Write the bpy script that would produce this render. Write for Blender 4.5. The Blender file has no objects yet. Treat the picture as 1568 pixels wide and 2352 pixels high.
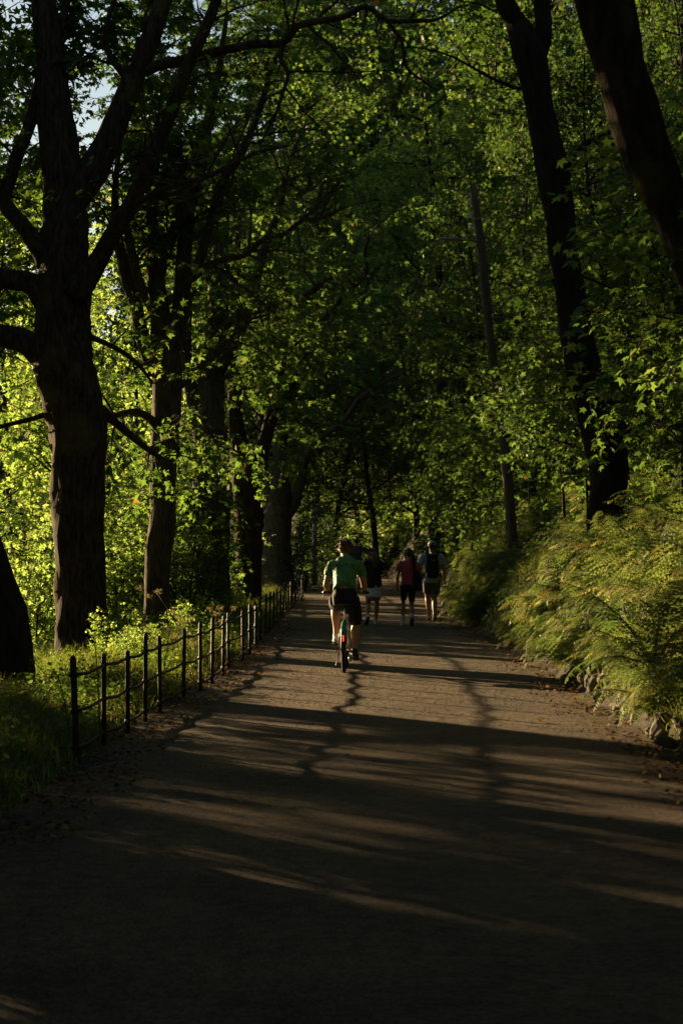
import bpy, bmesh, math, random
import numpy as np
from mathutils import Vector, Matrix
from mathutils.bvhtree import BVHTree

# ------------------------------------------------------------------ camera, sky, sun, exposure
R = math.radians
scn = bpy.context.scene
col = scn.collection
cam_d = bpy.data.cameras.new("camera"); cam = bpy.data.objects.new("camera", cam_d); col.objects.link(cam)
cam_d.sensor_fit = 'VERTICAL'; cam_d.sensor_height = 36; cam_d.lens = 60
cam_d.clip_start = .1; cam_d.clip_end = 3000
cam_d.dof.use_dof = True; cam_d.dof.focus_distance = 22.5; cam_d.dof.aperture_fstop = 5.6
PITCH = math.atan(82/3920)
cam.location = (0, 0, 1.65); cam.rotation_euler = (R(90)+PITCH, 0, 0)
scn.camera = cam
SUN_AZ, SUN_EL = 44, 8.6           # degrees left of the view, degrees up
w = bpy.data.worlds.new("World"); scn.world = w; w.use_nodes = True
nt = w.node_tree; bgn = nt.nodes['Background']
sky = nt.nodes.new('ShaderNodeTexSky'); sky.sky_type = 'NISHITA'; sky.sun_disc = False
sky.sun_elevation = R(SUN_EL); sky.sun_rotation = R(-SUN_AZ) % (2*math.pi)
nt.links.new(sky.outputs[0], bgn.inputs[0]); bgn.inputs[1].default_value = .05
sd = Vector((-math.sin(R(SUN_AZ))*math.cos(R(SUN_EL)), math.cos(R(SUN_AZ))*math.cos(R(SUN_EL)), math.sin(R(SUN_EL))))
sl = bpy.data.lights.new("sun", 'SUN'); sl.energy = 5; sl.angle = R(.5); sl.color = (1, .72, .385)
so = bpy.data.objects.new("sun", sl); col.objects.link(so); so.rotation_euler = sd.to_track_quat('Z', 'Y').to_euler()
scn.view_settings.view_transform = 'Standard'; scn.view_settings.look = 'None'
scn.view_settings.exposure = 1.8; scn.view_settings.gamma = 1
scn.cycles.max_bounces = 4; scn.cycles.transmission_bounces = 3; scn.cycles.diffuse_bounces = 2; scn.cycles.glossy_bounces = 2
scn.cycles.caustics_reflective = False; scn.cycles.caustics_refractive = False

F = 3920.0
def P(px, py, Y):                   # a pixel of the 1568-wide photograph at depth Y, as a world point
    return np.array([(px-784)/F*Y, Y, 1.65+(1258-py)/F*Y])

# ------------------------------------------------------------------ objects and tags
def tag(o, label=None, cat=None, group=None, kind=None):
    if label: o['label'] = label
    if cat: o['category'] = cat
    if group: o['group'] = group
    if kind: o['kind'] = kind
    return o
def empty(name, loc=(0, 0, 0), rz=0, label=None, cat=None, group=None):
    o = bpy.data.objects.new(name, None); col.objects.link(o)
    o.empty_display_size = .2; o.location = tuple(loc); o.rotation_euler = (0, 0, rz)
    return tag(o, label, cat, group)
def link(name, me, parent=None):
    o = bpy.data.objects.new(name, me); col.objects.link(o)
    if parent is not None: o.parent = parent
    return o
def mesh(name, V, Fa, mat, parent=None, smooth=True, tint=None):
    """V (n,3); Fa list of int arrays (m,3) or (m,4); one mesh object"""
    V = np.asarray(V, dtype=np.float32)
    if not isinstance(Fa, (list, tuple)): Fa = [Fa]
    Fa = [np.asarray(f, dtype=np.int32) for f in Fa if len(f)]
    me = bpy.data.meshes.new(name)
    me.vertices.add(len(V)); me.vertices.foreach_set('co', V.ravel())
    nl = sum(f.size for f in Fa); nf = sum(len(f) for f in Fa)
    me.loops.add(nl); me.loops.foreach_set('vertex_index', np.concatenate([f.ravel() for f in Fa]))
    me.polygons.add(nf)
    tot = np.concatenate([np.full(len(f), f.shape[1], dtype=np.int32) for f in Fa])
    me.polygons.foreach_set('loop_start', np.concatenate([[0], np.cumsum(tot)[:-1]]).astype(np.int32))
    if smooth: me.polygons.foreach_set('use_smooth', np.ones(nf, dtype=bool))
    if tint is not None:
        a = me.attributes.new('tint', 'FLOAT', 'POINT'); a.data.foreach_set('value', np.asarray(tint, dtype=np.float32))
    me.update(calc_edges=True); me.validate()
    if mat: me.materials.append(mat)
    return link(name, me, parent)
class MB:                            # collects quads and triangles into one mesh
    def __init__(s): s.V = []; s.Q = []; s.T = []; s.n = 0
    def add(s, V, Q=None, T=None):
        V = np.asarray(V, dtype=float).reshape(-1, 3); s.V.append(V)
        if Q is not None and len(Q): s.Q.append(np.asarray(Q)+s.n)
        if T is not None and len(T): s.T.append(np.asarray(T)+s.n)
        s.n += len(V); return s
    def build(s, name, mat, parent=None, smooth=True, tint=None):
        return mesh(name, np.concatenate(s.V), ([np.concatenate(s.Q)] if s.Q else [])+([np.concatenate(s.T)] if s.T else []), mat, parent, smooth, tint)
def nrm(v):
    v = np.asarray(v, dtype=float); return v/(np.linalg.norm(v, axis=-1, keepdims=True)+1e-12)
def catmull(p, sub):
    p = np.asarray(p, dtype=float)
    if sub < 2 or len(p) < 3: return p
    q = np.vstack([2*p[0]-p[1], p, 2*p[-1]-p[-2]]); out = []
    t = np.linspace(0, 1, sub, endpoint=False)[:, None]
    for i in range(1, len(q)-2):
        a, b, c, d = q[i-1], q[i], q[i+1], q[i+2]
        out.append(.5*((2*b)+(c-a)*t+(2*a-5*b+4*c-d)*t*t+(3*b-a-3*c+d)*t**3))
    out.append(p[-1:]); return np.concatenate(out)
def tube(mb, pts, rad, n=8, sub=1, lump=0, rng=None, cap=True, flat=None, ref=None):
    """round tube; flat=(ratio array) squeezes along the second frame axis"""
    pts = np.asarray(pts, dtype=float); rad = np.asarray(rad, dtype=float)*np.ones(len(pts))
    fl = np.ones(len(pts)) if flat is None else np.asarray(flat, dtype=float)*np.ones(len(pts))
    if sub > 1:
        z = catmull(np.column_stack([pts, rad, fl]), sub); pts, rad, fl = z[:, :3], np.maximum(z[:, 3], 1e-4), z[:, 4]
    m = len(pts); t = np.gradient(pts, axis=0); t = nrm(t)
    if ref is None:
        ref = np.array([0, 0, 1.]) if abs(t[0, 2]) < .9 else np.array([1., 0, 0])
        u = nrm(np.cross(ref, t[0])); U = [u]
        for i in range(1, m):
            u = U[-1]-t[i]*np.dot(U[-1], t[i]); U.append(nrm(u))
        U = np.array(U)
    else:
        ref = np.asarray(ref, dtype=float); U = nrm(ref-t*(t@ref)[:, None])
    W = np.cross(t, U); a = np.arange(n)*2*math.pi/n
    rr = rad[:, None]*np.ones((m, n))
    if lump and rng is not None:
        ph = rng.uniform(0, 6.28, 6); s = np.cumsum(np.r_[0, np.linalg.norm(np.diff(pts, axis=0), axis=1)])
        ln = sum(np.sin(k*a[None]+ph[k]+(1.1+.5*k)*np.sin(s[:, None]*(.7+.33*k)+ph[k-1])) for k in (1, 2, 3, 4, 5))
        rr = rr*(1+lump*ln/2.5+lump*.35*rng.standard_normal((m, n)))
    V = pts[:, None]+rr[:, :, None]*(np.cos(a)[None, :, None]*U[:, None]+np.sin(a)[None, :, None]*(W*fl[:, None])[:, None])
    i, j = np.meshgrid(np.arange(m-1), np.arange(n), indexing='ij'); k = (j+1) % n
    Q = np.stack([i*n+j, i*n+k, (i+1)*n+k, (i+1)*n+j], -1).reshape(-1, 4)
    V = V.reshape(-1, 3)
    if cap:
        V = np.vstack([V, pts[0], pts[-1]]); b = m*n
        jj = np.arange(n); kk = (jj+1) % n
        T = np.vstack([np.stack([np.full(n, b), kk, jj], -1), np.stack([np.full(n, b+1), (m-1)*n+jj, (m-1)*n+kk], -1)])
        mb.add(V, Q, T)
    else: mb.add(V, Q)
    return mb
def box(mb, c, s, rot=None):
    v = np.array([(x, y, z) for x in (-.5, .5) for y in (-.5, .5) for z in (-.5, .5)])*np.array(s)
    if rot is not None: v = v@np.array(rot).T
    mb.add(v+np.array(c), [[0, 1, 3, 2], [4, 6, 7, 5], [0, 4, 5, 1], [2, 3, 7, 6], [0, 2, 6, 4], [1, 5, 7, 3]]); return mb
def ball(mb, c, r, n=12, m=8, rot=None):
    r = np.ones(3)*r; th = np.linspace(0, math.pi, m+1)[1:-1]; a = np.arange(n)*2*math.pi/n
    V = np.stack([np.sin(th)[:, None]*np.cos(a), np.sin(th)[:, None]*np.sin(a), np.cos(th)[:, None]*np.ones(n)], -1).reshape(-1, 3)
    V = np.vstack([V, [0, 0, 1], [0, 0, -1]])*r
    if rot is not None: V = V@np.array(rot).T
    V += np.array(c)
    k = m-1; i, j = np.meshgrid(np.arange(k-1), np.arange(n), indexing='ij'); q = (j+1) % n
    Q = np.stack([i*n+j, (i+1)*n+j, (i+1)*n+q, i*n+q], -1).reshape(-1, 4)
    jj = np.arange(n); kk = (jj+1) % n; b = k*n
    T = np.vstack([np.stack([np.full(n, b), jj, kk], -1), np.stack([np.full(n, b+1), (k-1)*n+kk, (k-1)*n+jj], -1)])
    mb.add(V, Q, T); return mb
def rotz(a): c, s = math.cos(a), math.sin(a); return np.array([[c, -s, 0], [s, c, 0], [0, 0, 1]])
def rotx(a): c, s = math.cos(a), math.sin(a); return np.array([[1, 0, 0], [0, c, -s], [0, s, c]])
def roty(a): c, s = math.cos(a), math.sin(a); return np.array([[c, 0, s], [0, 1, 0], [-s, 0, c]])

# ------------------------------------------------------------------ materials
def mat_new(name):
    m = bpy.data.materials.new(name); m.use_nodes = True; n = m.node_tree.nodes; n.clear()
    out = n.new('ShaderNodeOutputMaterial'); return m, n, m.node_tree.links, out
def ramp(n, stops):
    r = n.new('ShaderNodeValToRGB'); e = r.color_ramp.elements
    while len(e) < len(stops): e.new(.5)
    for q, (p, c) in zip(e, stops): q.position = p; q.color = (*c, 1)
    return r
def coords(n, l, scale):
    tc = n.new('ShaderNodeTexCoord'); mp = n.new('ShaderNodeMapping'); mp.inputs['Scale'].default_value = scale
    l.new(tc.outputs['Object'], mp.inputs[0]); return mp
def noise(n, l, mp, sc, det=4, rough=.6):
    t = n.new('ShaderNodeTexNoise'); t.inputs['Scale'].default_value = sc; t.inputs['Detail'].default_value = det
    t.inputs['Roughness'].default_value = rough; l.new(mp.outputs[0], t.inputs['Vector']); return t
def simple(name, stops, sc=8, rough=.8, bump=0, bsc=40, scale=(1, 1, 1), metal=0, spec=.3, det=4):
    m, n, l, out = mat_new(name); b = n.new('ShaderNodeBsdfPrincipled'); mp = coords(n, l, scale)
    if len(stops) == 1: stops = [(0, tuple(.82*c for c in stops[0])), (1, tuple(min(1, 1.15*c) for c in stops[0]))]
    t = noise(n, l, mp, sc, det); r = ramp(n, [(.3+.4*p, c) for p, c in stops]); l.new(t.outputs['Fac'], r.inputs[0]); l.new(r.outputs[0], b.inputs['Base Color'])
    b.inputs['Roughness'].default_value = rough; b.inputs['Metallic'].default_value = metal; b.inputs['Specular IOR Level'].default_value = spec
    if bump:
        t2 = noise(n, l, mp, bsc, 5, .65); bp = n.new('ShaderNodeBump'); bp.inputs['Strength'].default_value = 1; bp.inputs['Distance'].default_value = bump
        l.new(t2.outputs['Fac'], bp.inputs['Height']); l.new(bp.outputs[0], b.inputs['Normal'])
    l.new(b.outputs[0], out.inputs[0]); return m
def leafmat(name, stops, trans=1.6, tmix=.5, gloss=.06):
    """two-sided leaf: diffuse + translucent + a little sheen; the tint attribute varies the leaf's own hue"""
    m, n, l, out = mat_new(name)
    at = n.new('ShaderNodeAttribute'); at.attribute_name = 'tint'
    r = ramp(n, stops); l.new(at.outputs['Fac'], r.inputs[0])
    d = n.new('ShaderNodeBsdfDiffuse'); t = n.new('ShaderNodeBsdfTranslucent'); g = n.new('ShaderNodeBsdfGlossy'); g.inputs['Roughness'].default_value = .5
    g.inputs['Color'].default_value = (.45, .45, .4, 1)
    mul = n.new('ShaderNodeMixRGB'); mul.blend_type = 'MULTIPLY'; mul.inputs[0].default_value = 1
    mul.inputs[2].default_value = (trans*1.15, trans*1.08, trans*.75, 1); l.new(r.outputs[0], mul.inputs[1])
    l.new(r.outputs[0], d.inputs[0]); l.new(mul.outputs[0], t.inputs[0])
    a = n.new('ShaderNodeMixShader'); a.inputs[0].default_value = tmix; l.new(d.outputs[0], a.inputs[1]); l.new(t.outputs[0], a.inputs[2])
    b = n.new('ShaderNodeMixShader'); b.inputs[0].default_value = gloss; l.new(a.outputs[0], b.inputs[1]); l.new(g.outputs[0], b.inputs[2])
    l.new(b.outputs[0], out.inputs[0]); return m
M = {}
M['maple'] = leafmat('maple_leaves', [(0, (.034, .080, .016)), (.5, (.064, .115, .022)), (.93, (.10, .135, .03)), (.96, (.13, .09, .02)), (1, (.12, .06, .025))], 2.5, .55)
M['lit_leaf'] = leafmat('sunlit_leaves', [(0, (.085, .15, .035)), (.5, (.125, .19, .050)), (.95, (.19, .22, .08)), (1, (.2, .14, .05))], 3.2, .6)  # brighter, yellower copy of the leaf: backlight put into the colour
M['wood'] = leafmat('wood_leaves', [(0, (.028, .070, .016)), (.5, (.050, .100, .018)), (.92, (.09, .125, .02)), (1, (.13, .09, .03))], 1.7, .5, .08)
M['bush'] = leafmat('bush_leaves', [(0, (.035, .080, .030)), (.6, (.06, .11, .03)), (1, (.12, .13, .04))], 1.8, .45, .12)
M['fern'] = leafmat('fern_fronds', [(0, (.045, .095, .022)), (.55, (.095, .145, .038)), (.9, (.20, .205, .075)), (1, (.17, .08, .03))], 1.9, .45, .05)
M['grass'] = leafmat('grass_blades', [(0, (.05, .10, .014)), (.6, (.10, .13, .02)), (1, (.22, .19, .08))], 2.2, .5, .06)
M['dry'] = leafmat('dry_flower_heads', [(0, (.20, .16, .09)), (1, (.38, .32, .2))], 1.5, .4, .03)
M['fallen'] = leafmat('fallen_leaves', [(0, (.36, .29, .04)), (.25, (.26, .14, .03)), (.55, (.15, .08, .025)), (1, (.08, .04, .02))], 1.2, .25, .04)
def barkmat(name, c0, c1, moss, mossamt):
    m, n, l, out = mat_new(name); b = n.new('ShaderNodeBsdfPrincipled')
    mp = coords(n, l, (5, 5, 1.1)); t = noise(n, l, mp, 3.2, 8, .7); r = ramp(n, [(.35, c0), (.62, c1)]); l.new(t.outputs['Fac'], r.inputs[0])
    mp2 = coords(n, l, (1, 1, 1)); t2 = noise(n, l, mp2, 1.3, 5, .6); r2 = ramp(n, [(.62-mossamt, (0, 0, 0)), (.75-mossamt, (1, 1, 1))]); l.new(t2.outputs['Fac'], r2.inputs[0])
    mx = n.new('ShaderNodeMixRGB'); mx.inputs[2].default_value = (*moss, 1); l.new(r2.outputs[0], mx.inputs[0]); l.new(r.outputs[0], mx.inputs[1]); l.new(mx.outputs[0], b.inputs['Base Color'])
    b.inputs['Roughness'].default_value = .95; b.inputs['Specular IOR Level'].default_value = .15
    bp = n.new('ShaderNodeBump'); bp.inputs['Strength'].default_value = 1; bp.inputs['Distance'].default_value = .06; l.new(t.outputs['Fac'], bp.inputs['Height']); l.new(bp.outputs[0], b.inputs['Normal'])
    l.new(b.outputs[0], out.inputs[0]); return m
M['bark'] = barkmat('rough_bark', (.014, .011, .008), (.10, .07, .04), (.12, .10, .032), .08)
M['bark_pale'] = barkmat('pale_flaking_bark', (.035, .028, .02), (.14, .115, .085), (.06, .06, .03), .02)
M['bark_dark'] = barkmat('dark_bark', (.012, .010, .008), (.05, .038, .028), (.03, .035, .015), .02)

def path_mat():
    m, n, l, out = mat_new('compacted_gravel'); b = n.new('ShaderNodeBsdfPrincipled'); mp = coords(n, l, (1, 1, 1))
    t1 = noise(n, l, mp, .7, 5, .6); t2 = noise(n, l, mp, 60, 4, .7); t3 = noise(n, l, mp, 9, 6, .65)
    r1 = ramp(n, [(.3, (.115, .082, .048)), (.66, (.245, .170, .088))]); l.new(t1.outputs['Fac'], r1.inputs[0])
    r2 = ramp(n, [(.36, (.3, .3, .3)), (.52, (.95, .95, .95)), (.68, (1.5, 1.45, 1.4))]); l.new(t2.outputs['Fac'], r2.inputs[0])
    mx = n.new('ShaderNodeMixRGB'); mx.blend_type = 'MULTIPLY'; mx.inputs[0].default_value = .85; l.new(r1.outputs[0], mx.inputs[1]); l.new(r2.outputs[0], mx.inputs[2])
    r3 = ramp(n, [(.42, (.55, .5, .45)), (.56, (1, 1, 1))]); l.new(t3.outputs['Fac'], r3.inputs[0])
    mx2 = n.new('ShaderNodeMixRGB'); mx2.blend_type = 'MULTIPLY'; mx2.inputs[0].default_value = .6; l.new(mx.outputs[0], mx2.inputs[1]); l.new(r3.outputs[0], mx2.inputs[2])
    l.new(mx2.outputs[0], b.inputs['Base Color']); b.inputs['Roughness'].default_value = .9; b.inputs['Specular IOR Level'].default_value = .25
    bp = n.new('ShaderNodeBump'); bp.inputs['Strength'].default_value = 1; bp.inputs['Distance'].default_value = .035; l.new(t2.outputs['Fac'], bp.inputs['Height'])
    bp2 = n.new('ShaderNodeBump'); bp2.inputs['Strength'].default_value = 1; bp2.inputs['Distance'].default_value = .03; l.new(t3.outputs['Fac'], bp2.inputs['Height']); l.new(bp.outputs[0], bp2.inputs['Normal'])
    l.new(bp2.outputs[0], b.inputs['Normal']); l.new(b.outputs[0], out.inputs[0]); return m
M['path'] = path_mat()
M['soil'] = simple('leaf_litter_soil', [(0, (.022, .017, .010)), (.5, (.045, .034, .020)), (1, (.05, .05, .018))], 6, .95, .03, 30)
M['hill'] = simple('far_woods', [(0, (.02, .05, .02)), (1, (.06, .10, .03))], .12, .95, .8, .4, spec=.05)
M['stone'] = simple('pale_stone', [(0, (.10, .09, .07)), (.5, (.24, .21, .17)), (1, (.07, .09, .03))], 7, .9, .02, 25)
M['pebble'] = simple('pebbles', [(0, (.09, .075, .06)), (1, (.27, .23, .18))], 14, .8)
M['iron'] = simple('black_iron', [(0, (.008, .008, .008)), (1, (.022, .018, .014))], 20, .6, .003, 60, spec=.4)
M['pole'] = simple('weathered_pole_wood', [(0, (.06, .045, .03)), (1, (.18, .135, .09))], 4, .85, .01, 20, (6, 6, .6))
M['galv'] = simple('galvanised_steel', [(.28, .27, .25)], 12, .45, 0, metal=.5)
M['porcelain'] = simple('white_porcelain', [(.7, .7, .68)], 5, .25)

# ------------------------------------------------------------------ the lie of the land
ys_ = [0, 10, 12.6, 16.5, 18.9, 26.7, 37.6, 57.8, 66, 74, 85, 100, 140]
Ls_ = [-2.15, -2.05, -1.98, -1.92, -1.78, -1.50, -1.38, -1.24, -1.3, -2.0, -5.0, -14, -60]
Rs_ = [2.6, 2.55, 2.55, 2.58, 2.60, 2.66, 2.35, 2.80, 2.8, 2.6, 1.0, -7, -50]
def Lx(y): return np.interp(y, ys_, Ls_)
def Rx(y): return np.interp(y, ys_, Rs_)
def gz(x, y):
    x = np.asarray(x, dtype=float); y = np.asarray(y, dtype=float)
    uL = Lx(y)-x; uR = x-Rx(y)
    wob = .10*np.sin(x*1.7+y*.9)+.08*np.sin(x*.6-y*1.3)+.06*np.sin(x*3.1+y*2.3)
    zl = -np.interp(uL, [0, .7, 3, 8, 25, 45, 80], [0, .0, .35, 2.2, 8.5, 11, 11])
    zr = np.interp(uR, [0, .2, .4, .85, 1.6, 3, 6, 60, 90], [0, 0, .40, 1.25, 2.0, 2.8, 4.6, 34, 44])
    far = np.interp(y, [42, 62, 76], [0, .16, .22])
    return far+np.where(uL > 0, zl+wob*np.clip(uL/4-.2, 0, 1), np.where(uR > 0, zr+wob*np.clip(uR*1.0, 0, 1.3), 0))
xs = np.unique(np.r_[np.arange(-90, -12, 3), np.arange(-12, -3, .5), np.arange(-3, 6, .14), np.arange(6, 15, .5), np.arange(15, 91, 3)])
ys = np.unique(np.r_[np.arange(-25, 0, 2.5), np.arange(0, 50, .35), np.arange(50, 150, 1.5)])
X, Y = np.meshgrid(xs, ys); Z = gz(X, Y)-.004
Z = Z+np.where((X > Rx(Y)+.2), .05*np.sin(9*X+4*Y)*np.sin(7*Y-3*X), 0)
i, j = np.meshgrid(np.arange(len(ys)-1), np.arange(len(xs)-1), indexing='ij'); k = len(xs)
Q = np.stack([i*k+j, i*k+j+1, (i+1)*k+j+1, (i+1)*k+j], -1).reshape(-1, 4)
tag(mesh('ground', np.stack([X, Y, Z], -1).reshape(-1, 3), Q, M['soil']), kind='structure')
yp = np.unique(np.r_[np.arange(-10, 60, .4), np.arange(60, 100, .8)])
rng = np.random.default_rng(5)
tt = np.linspace(0, 1, 13); eL = Lx(yp)-.06+.09*np.sin(yp*2.1)+.09*rng.standard_normal(len(yp)); eR = Rx(yp)+.05+.10*np.sin(yp*1.7+1)+.10*rng.standard_normal(len(yp))
XX = eL[:, None]*(1-tt)+eR[:, None]*tt; YY = yp[:, None]*np.ones(13); ZZ = np.full_like(XX, .0)
ZZ += np.interp(YY, [42, 62, 76], [0, .16, .22])+.012*np.sin(XX*2.3+YY*.8)*np.sin(YY*.5)*np.sin(math.pi*tt)[None]+.01
ZZ[:, 0] = gz(XX[:, 0], YY[:, 0])+.001; ZZ[:, -1] = gz(XX[:, -1], YY[:, -1])+.001
i, j = np.meshgrid(np.arange(len(yp)-1), np.arange(12), indexing='ij')
Q = np.stack([i*13+j, i*13+j+1, (i+1)*13+j+1, (i+1)*13+j], -1).reshape(-1, 4)
tag(mesh('path', np.stack([XX, YY, ZZ], -1).reshape(-1, 3), Q, M['path']), kind='structure')
# far side of the valley
a = np.linspace(R(60), R(215), 90); rr = np.linspace(180, 700, 24); A, RR = np.meshgrid(a, rr)
H = -11+np.clip((RR-180)/420, 0, 1)**1.2*(42+12*np.sin(A*5)+6*np.sin(A*13))
H += 2.0*np.sin(A*60+RR*.1)*np.sin(RR*.13)
i, j = np.meshgrid(np.arange(23), np.arange(89), indexing='ij')
Q = np.stack([i*90+j, i*90+j+1, (i+1)*90+j+1, (i+1)*90+j], -1).reshape(-1, 4)
tag(mesh('hills', np.stack([RR*np.cos(A), RR*np.sin(A), H], -1).reshape(-1, 3), Q, M['hill']), kind='structure')
v = np.array([(-1500, -1500, -11.5), (1500, -1500, -11.5), (1500, 1500, -11.5), (-1500, 1500, -11.5)])
tag(mesh('valley_floor', v, [[[0, 1, 2, 3]]], M['hill']), kind='structure')

# ------------------------------------------------------------------ leaves
TPL = {
 'maple': (np.array([(0, 0, 0), (.38, .03, -.07), (.23, .27, 0), (.54, .60, -.10), (.17, .60, .01), (0, 1, -.12), (-.17, .60, .01), (-.54, .60, -.10), (-.23, .27, 0), (-.38, .03, -.07)]),
           np.array([(0, i, i+1) for i in range(1, 9)])),
 'oval': (np.array([(0, 0, 0), (.26, .35, -.04), (.2, .72, -.04), (0, 1, -.08), (-.2, .72, -.04), (-.26, .35, -.04)]), np.array([(0, 1, 2), (0, 2, 3), (0, 3, 4), (0, 4, 5)])),
 'lobe': (np.array([(0, 0, 0), (.5, .42, -.09), (.16, .52, .02), (0, 1, -.1), (-.16, .52, .02), (-.5, .42, -.09)]), np.array([(0, 1, 2), (0, 2, 3), (0, 3, 4), (0, 4, 5)])),
}
class Leaves:
    def __init__(s): s.p = []; s.d = []; s.n = []; s.s = []
    def add(s, p, d, n, sz): s.p.append(p); s.d.append(d); s.n.append(n); s.s.append(sz)
    def build(s, name, kind, mat, parent, rng, brown=.007):
        p = np.concatenate(s.p); d = nrm(np.concatenate(s.d)); n = np.concatenate(s.n); sz = np.concatenate(s.s)
        n = nrm(n-d*np.sum(n*d, 1)[:, None]); x = np.cross(d, n)
        v, t = TPL[kind]; k = len(v)
        curl = rng.uniform(.5, 2.2, len(p))
        V = p[:, None]+sz[:, None, None]*(v[None, :, 0, None]*x[:, None]+v[None, :, 1, None]*d[:, None]+(v[None, :, 2]*curl[:, None])[..., None]*n[:, None])
        T = (t[None]+(np.arange(len(p))*k)[:, None, None]).reshape(-1, 3)
        ti = np.clip(.4+.22*rng.standard_normal(len(p)), 0, .9); ti = np.where(rng.random(len(p)) < brown, rng.uniform(.94, 1, len(p)), ti)
        return mesh(name, V.reshape(-1, 3), T, mat, parent, smooth=False, tint=np.repeat(ti, k))
def gnarl(rng, p, d, L, n, wig, up=0., droop=0.):
    pts = [np.array(p, dtype=float)]; d = nrm(d); st = L/n
    for i in range(n):
        d = nrm(d+wig*rng.standard_normal(3)+np.array([0, 0, up-droop*i/n])); pts.append(pts[-1]+d*st)
    return np.array(pts)
def spray(rng, lv, pts, size, step, flatn=.35):
    seg = np.linalg.norm(np.diff(pts, axis=0), axis=1); s = np.r_[0, np.cumsum(seg)]; n = max(3, int(s[-1]/step))
    q = np.sort(rng.uniform(.15*s[-1], s[-1], n)); q[-1] = s[-1]
    p = np.stack([np.interp(q, s, pts[:, c]) for c in range(3)], 1); t = nrm(pts[-1]-pts[0])
    side = nrm(np.cross(t, [0, 0, 1.])+1e-3)*np.where(np.arange(n) % 2, 1, -1)[:, None]
    d = side*rng.uniform(.5, 1.1, n)[:, None]+t*rng.uniform(.2, 1.0, n)[:, None]+.35*rng.standard_normal((n, 3))+np.array([0, 0, -.35])
    nn = np.array([0, 0, 1.])+flatn*1.6*rng.standard_normal((n, 3))
    p = p+nrm(d)*rng.uniform(.02, .09, n)[:, None]
    lv.add(p, d, nn, size*rng.uniform(.65, 1.25, n))
def sprout(rng, wood, lv, pts, rad, level, o):
    """side branches of a limb, their twigs, and the leaf sprays on the twigs"""
    seg = np.linalg.norm(np.diff(pts, axis=0), axis=1); s = np.r_[0, np.cumsum(seg)]; L = s[-1]
    if level == 0: dens, f0 = o['d2'], o.get('f0', .25)
    else: dens, f0 = o['d3'], .12
    n = max(1, int(L*dens+rng.random()))
    for q in np.r_[rng.uniform(f0*L, L, n), L]:
        p = np.array([np.interp(q, s, pts[:, c]) for c in range(3)]); r = np.interp(q, s, rad)
        i = min(np.searchsorted(s, q), len(pts)-1); t = nrm(pts[i]-pts[i-1])
        out = rng.standard_normal(3); out -= t*np.dot(out, t); out = nrm(out)
        if level == 0:
            d = nrm(t*.55+out*1.0+np.array([0, 0, o.get('up', .05)])+np.array(o.get('bias', (0, 0, 0))))
            l = o['l2']*rng.uniform(.55, 1.25)*(1-.3*q/L); r2 = min(r*.6, .012+.011*l)
            c = gnarl(rng, p, d, l, 6, .17, .02, o.get('droop', .1)); cr = np.linspace(r2, .006, 7)
            tube(wood, c, cr, 5, cap=False); sprout(rng, wood, lv, c, cr, 1, o)
        else:
            d = nrm(t*.7+out*.8*np.array([1, 1, .5])); l = o['l3']*rng.uniform(.5, 1.3)
            c = gnarl(rng, p, d, l, 3, .15, 0, o.get('droop', .1)); tube(wood, c, np.linspace(.006, .003, 4), 3, cap=False)
            spray(rng, lv, c, o['leaf'], o['step'], o.get('flat', .35))
def trunk_tube(mb, pts, rad, rng, flare=True, n=22, lump=.05):
    pts = np.asarray(pts, dtype=float); rad = np.asarray(rad, dtype=float)
    L = np.sum(np.linalg.norm(np.diff(pts, axis=0), axis=1)); sub = max(3, int(L/len(pts)/.16))
    tube(mb, pts, rad, n, sub=sub, lump=lump, rng=rng)

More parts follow.
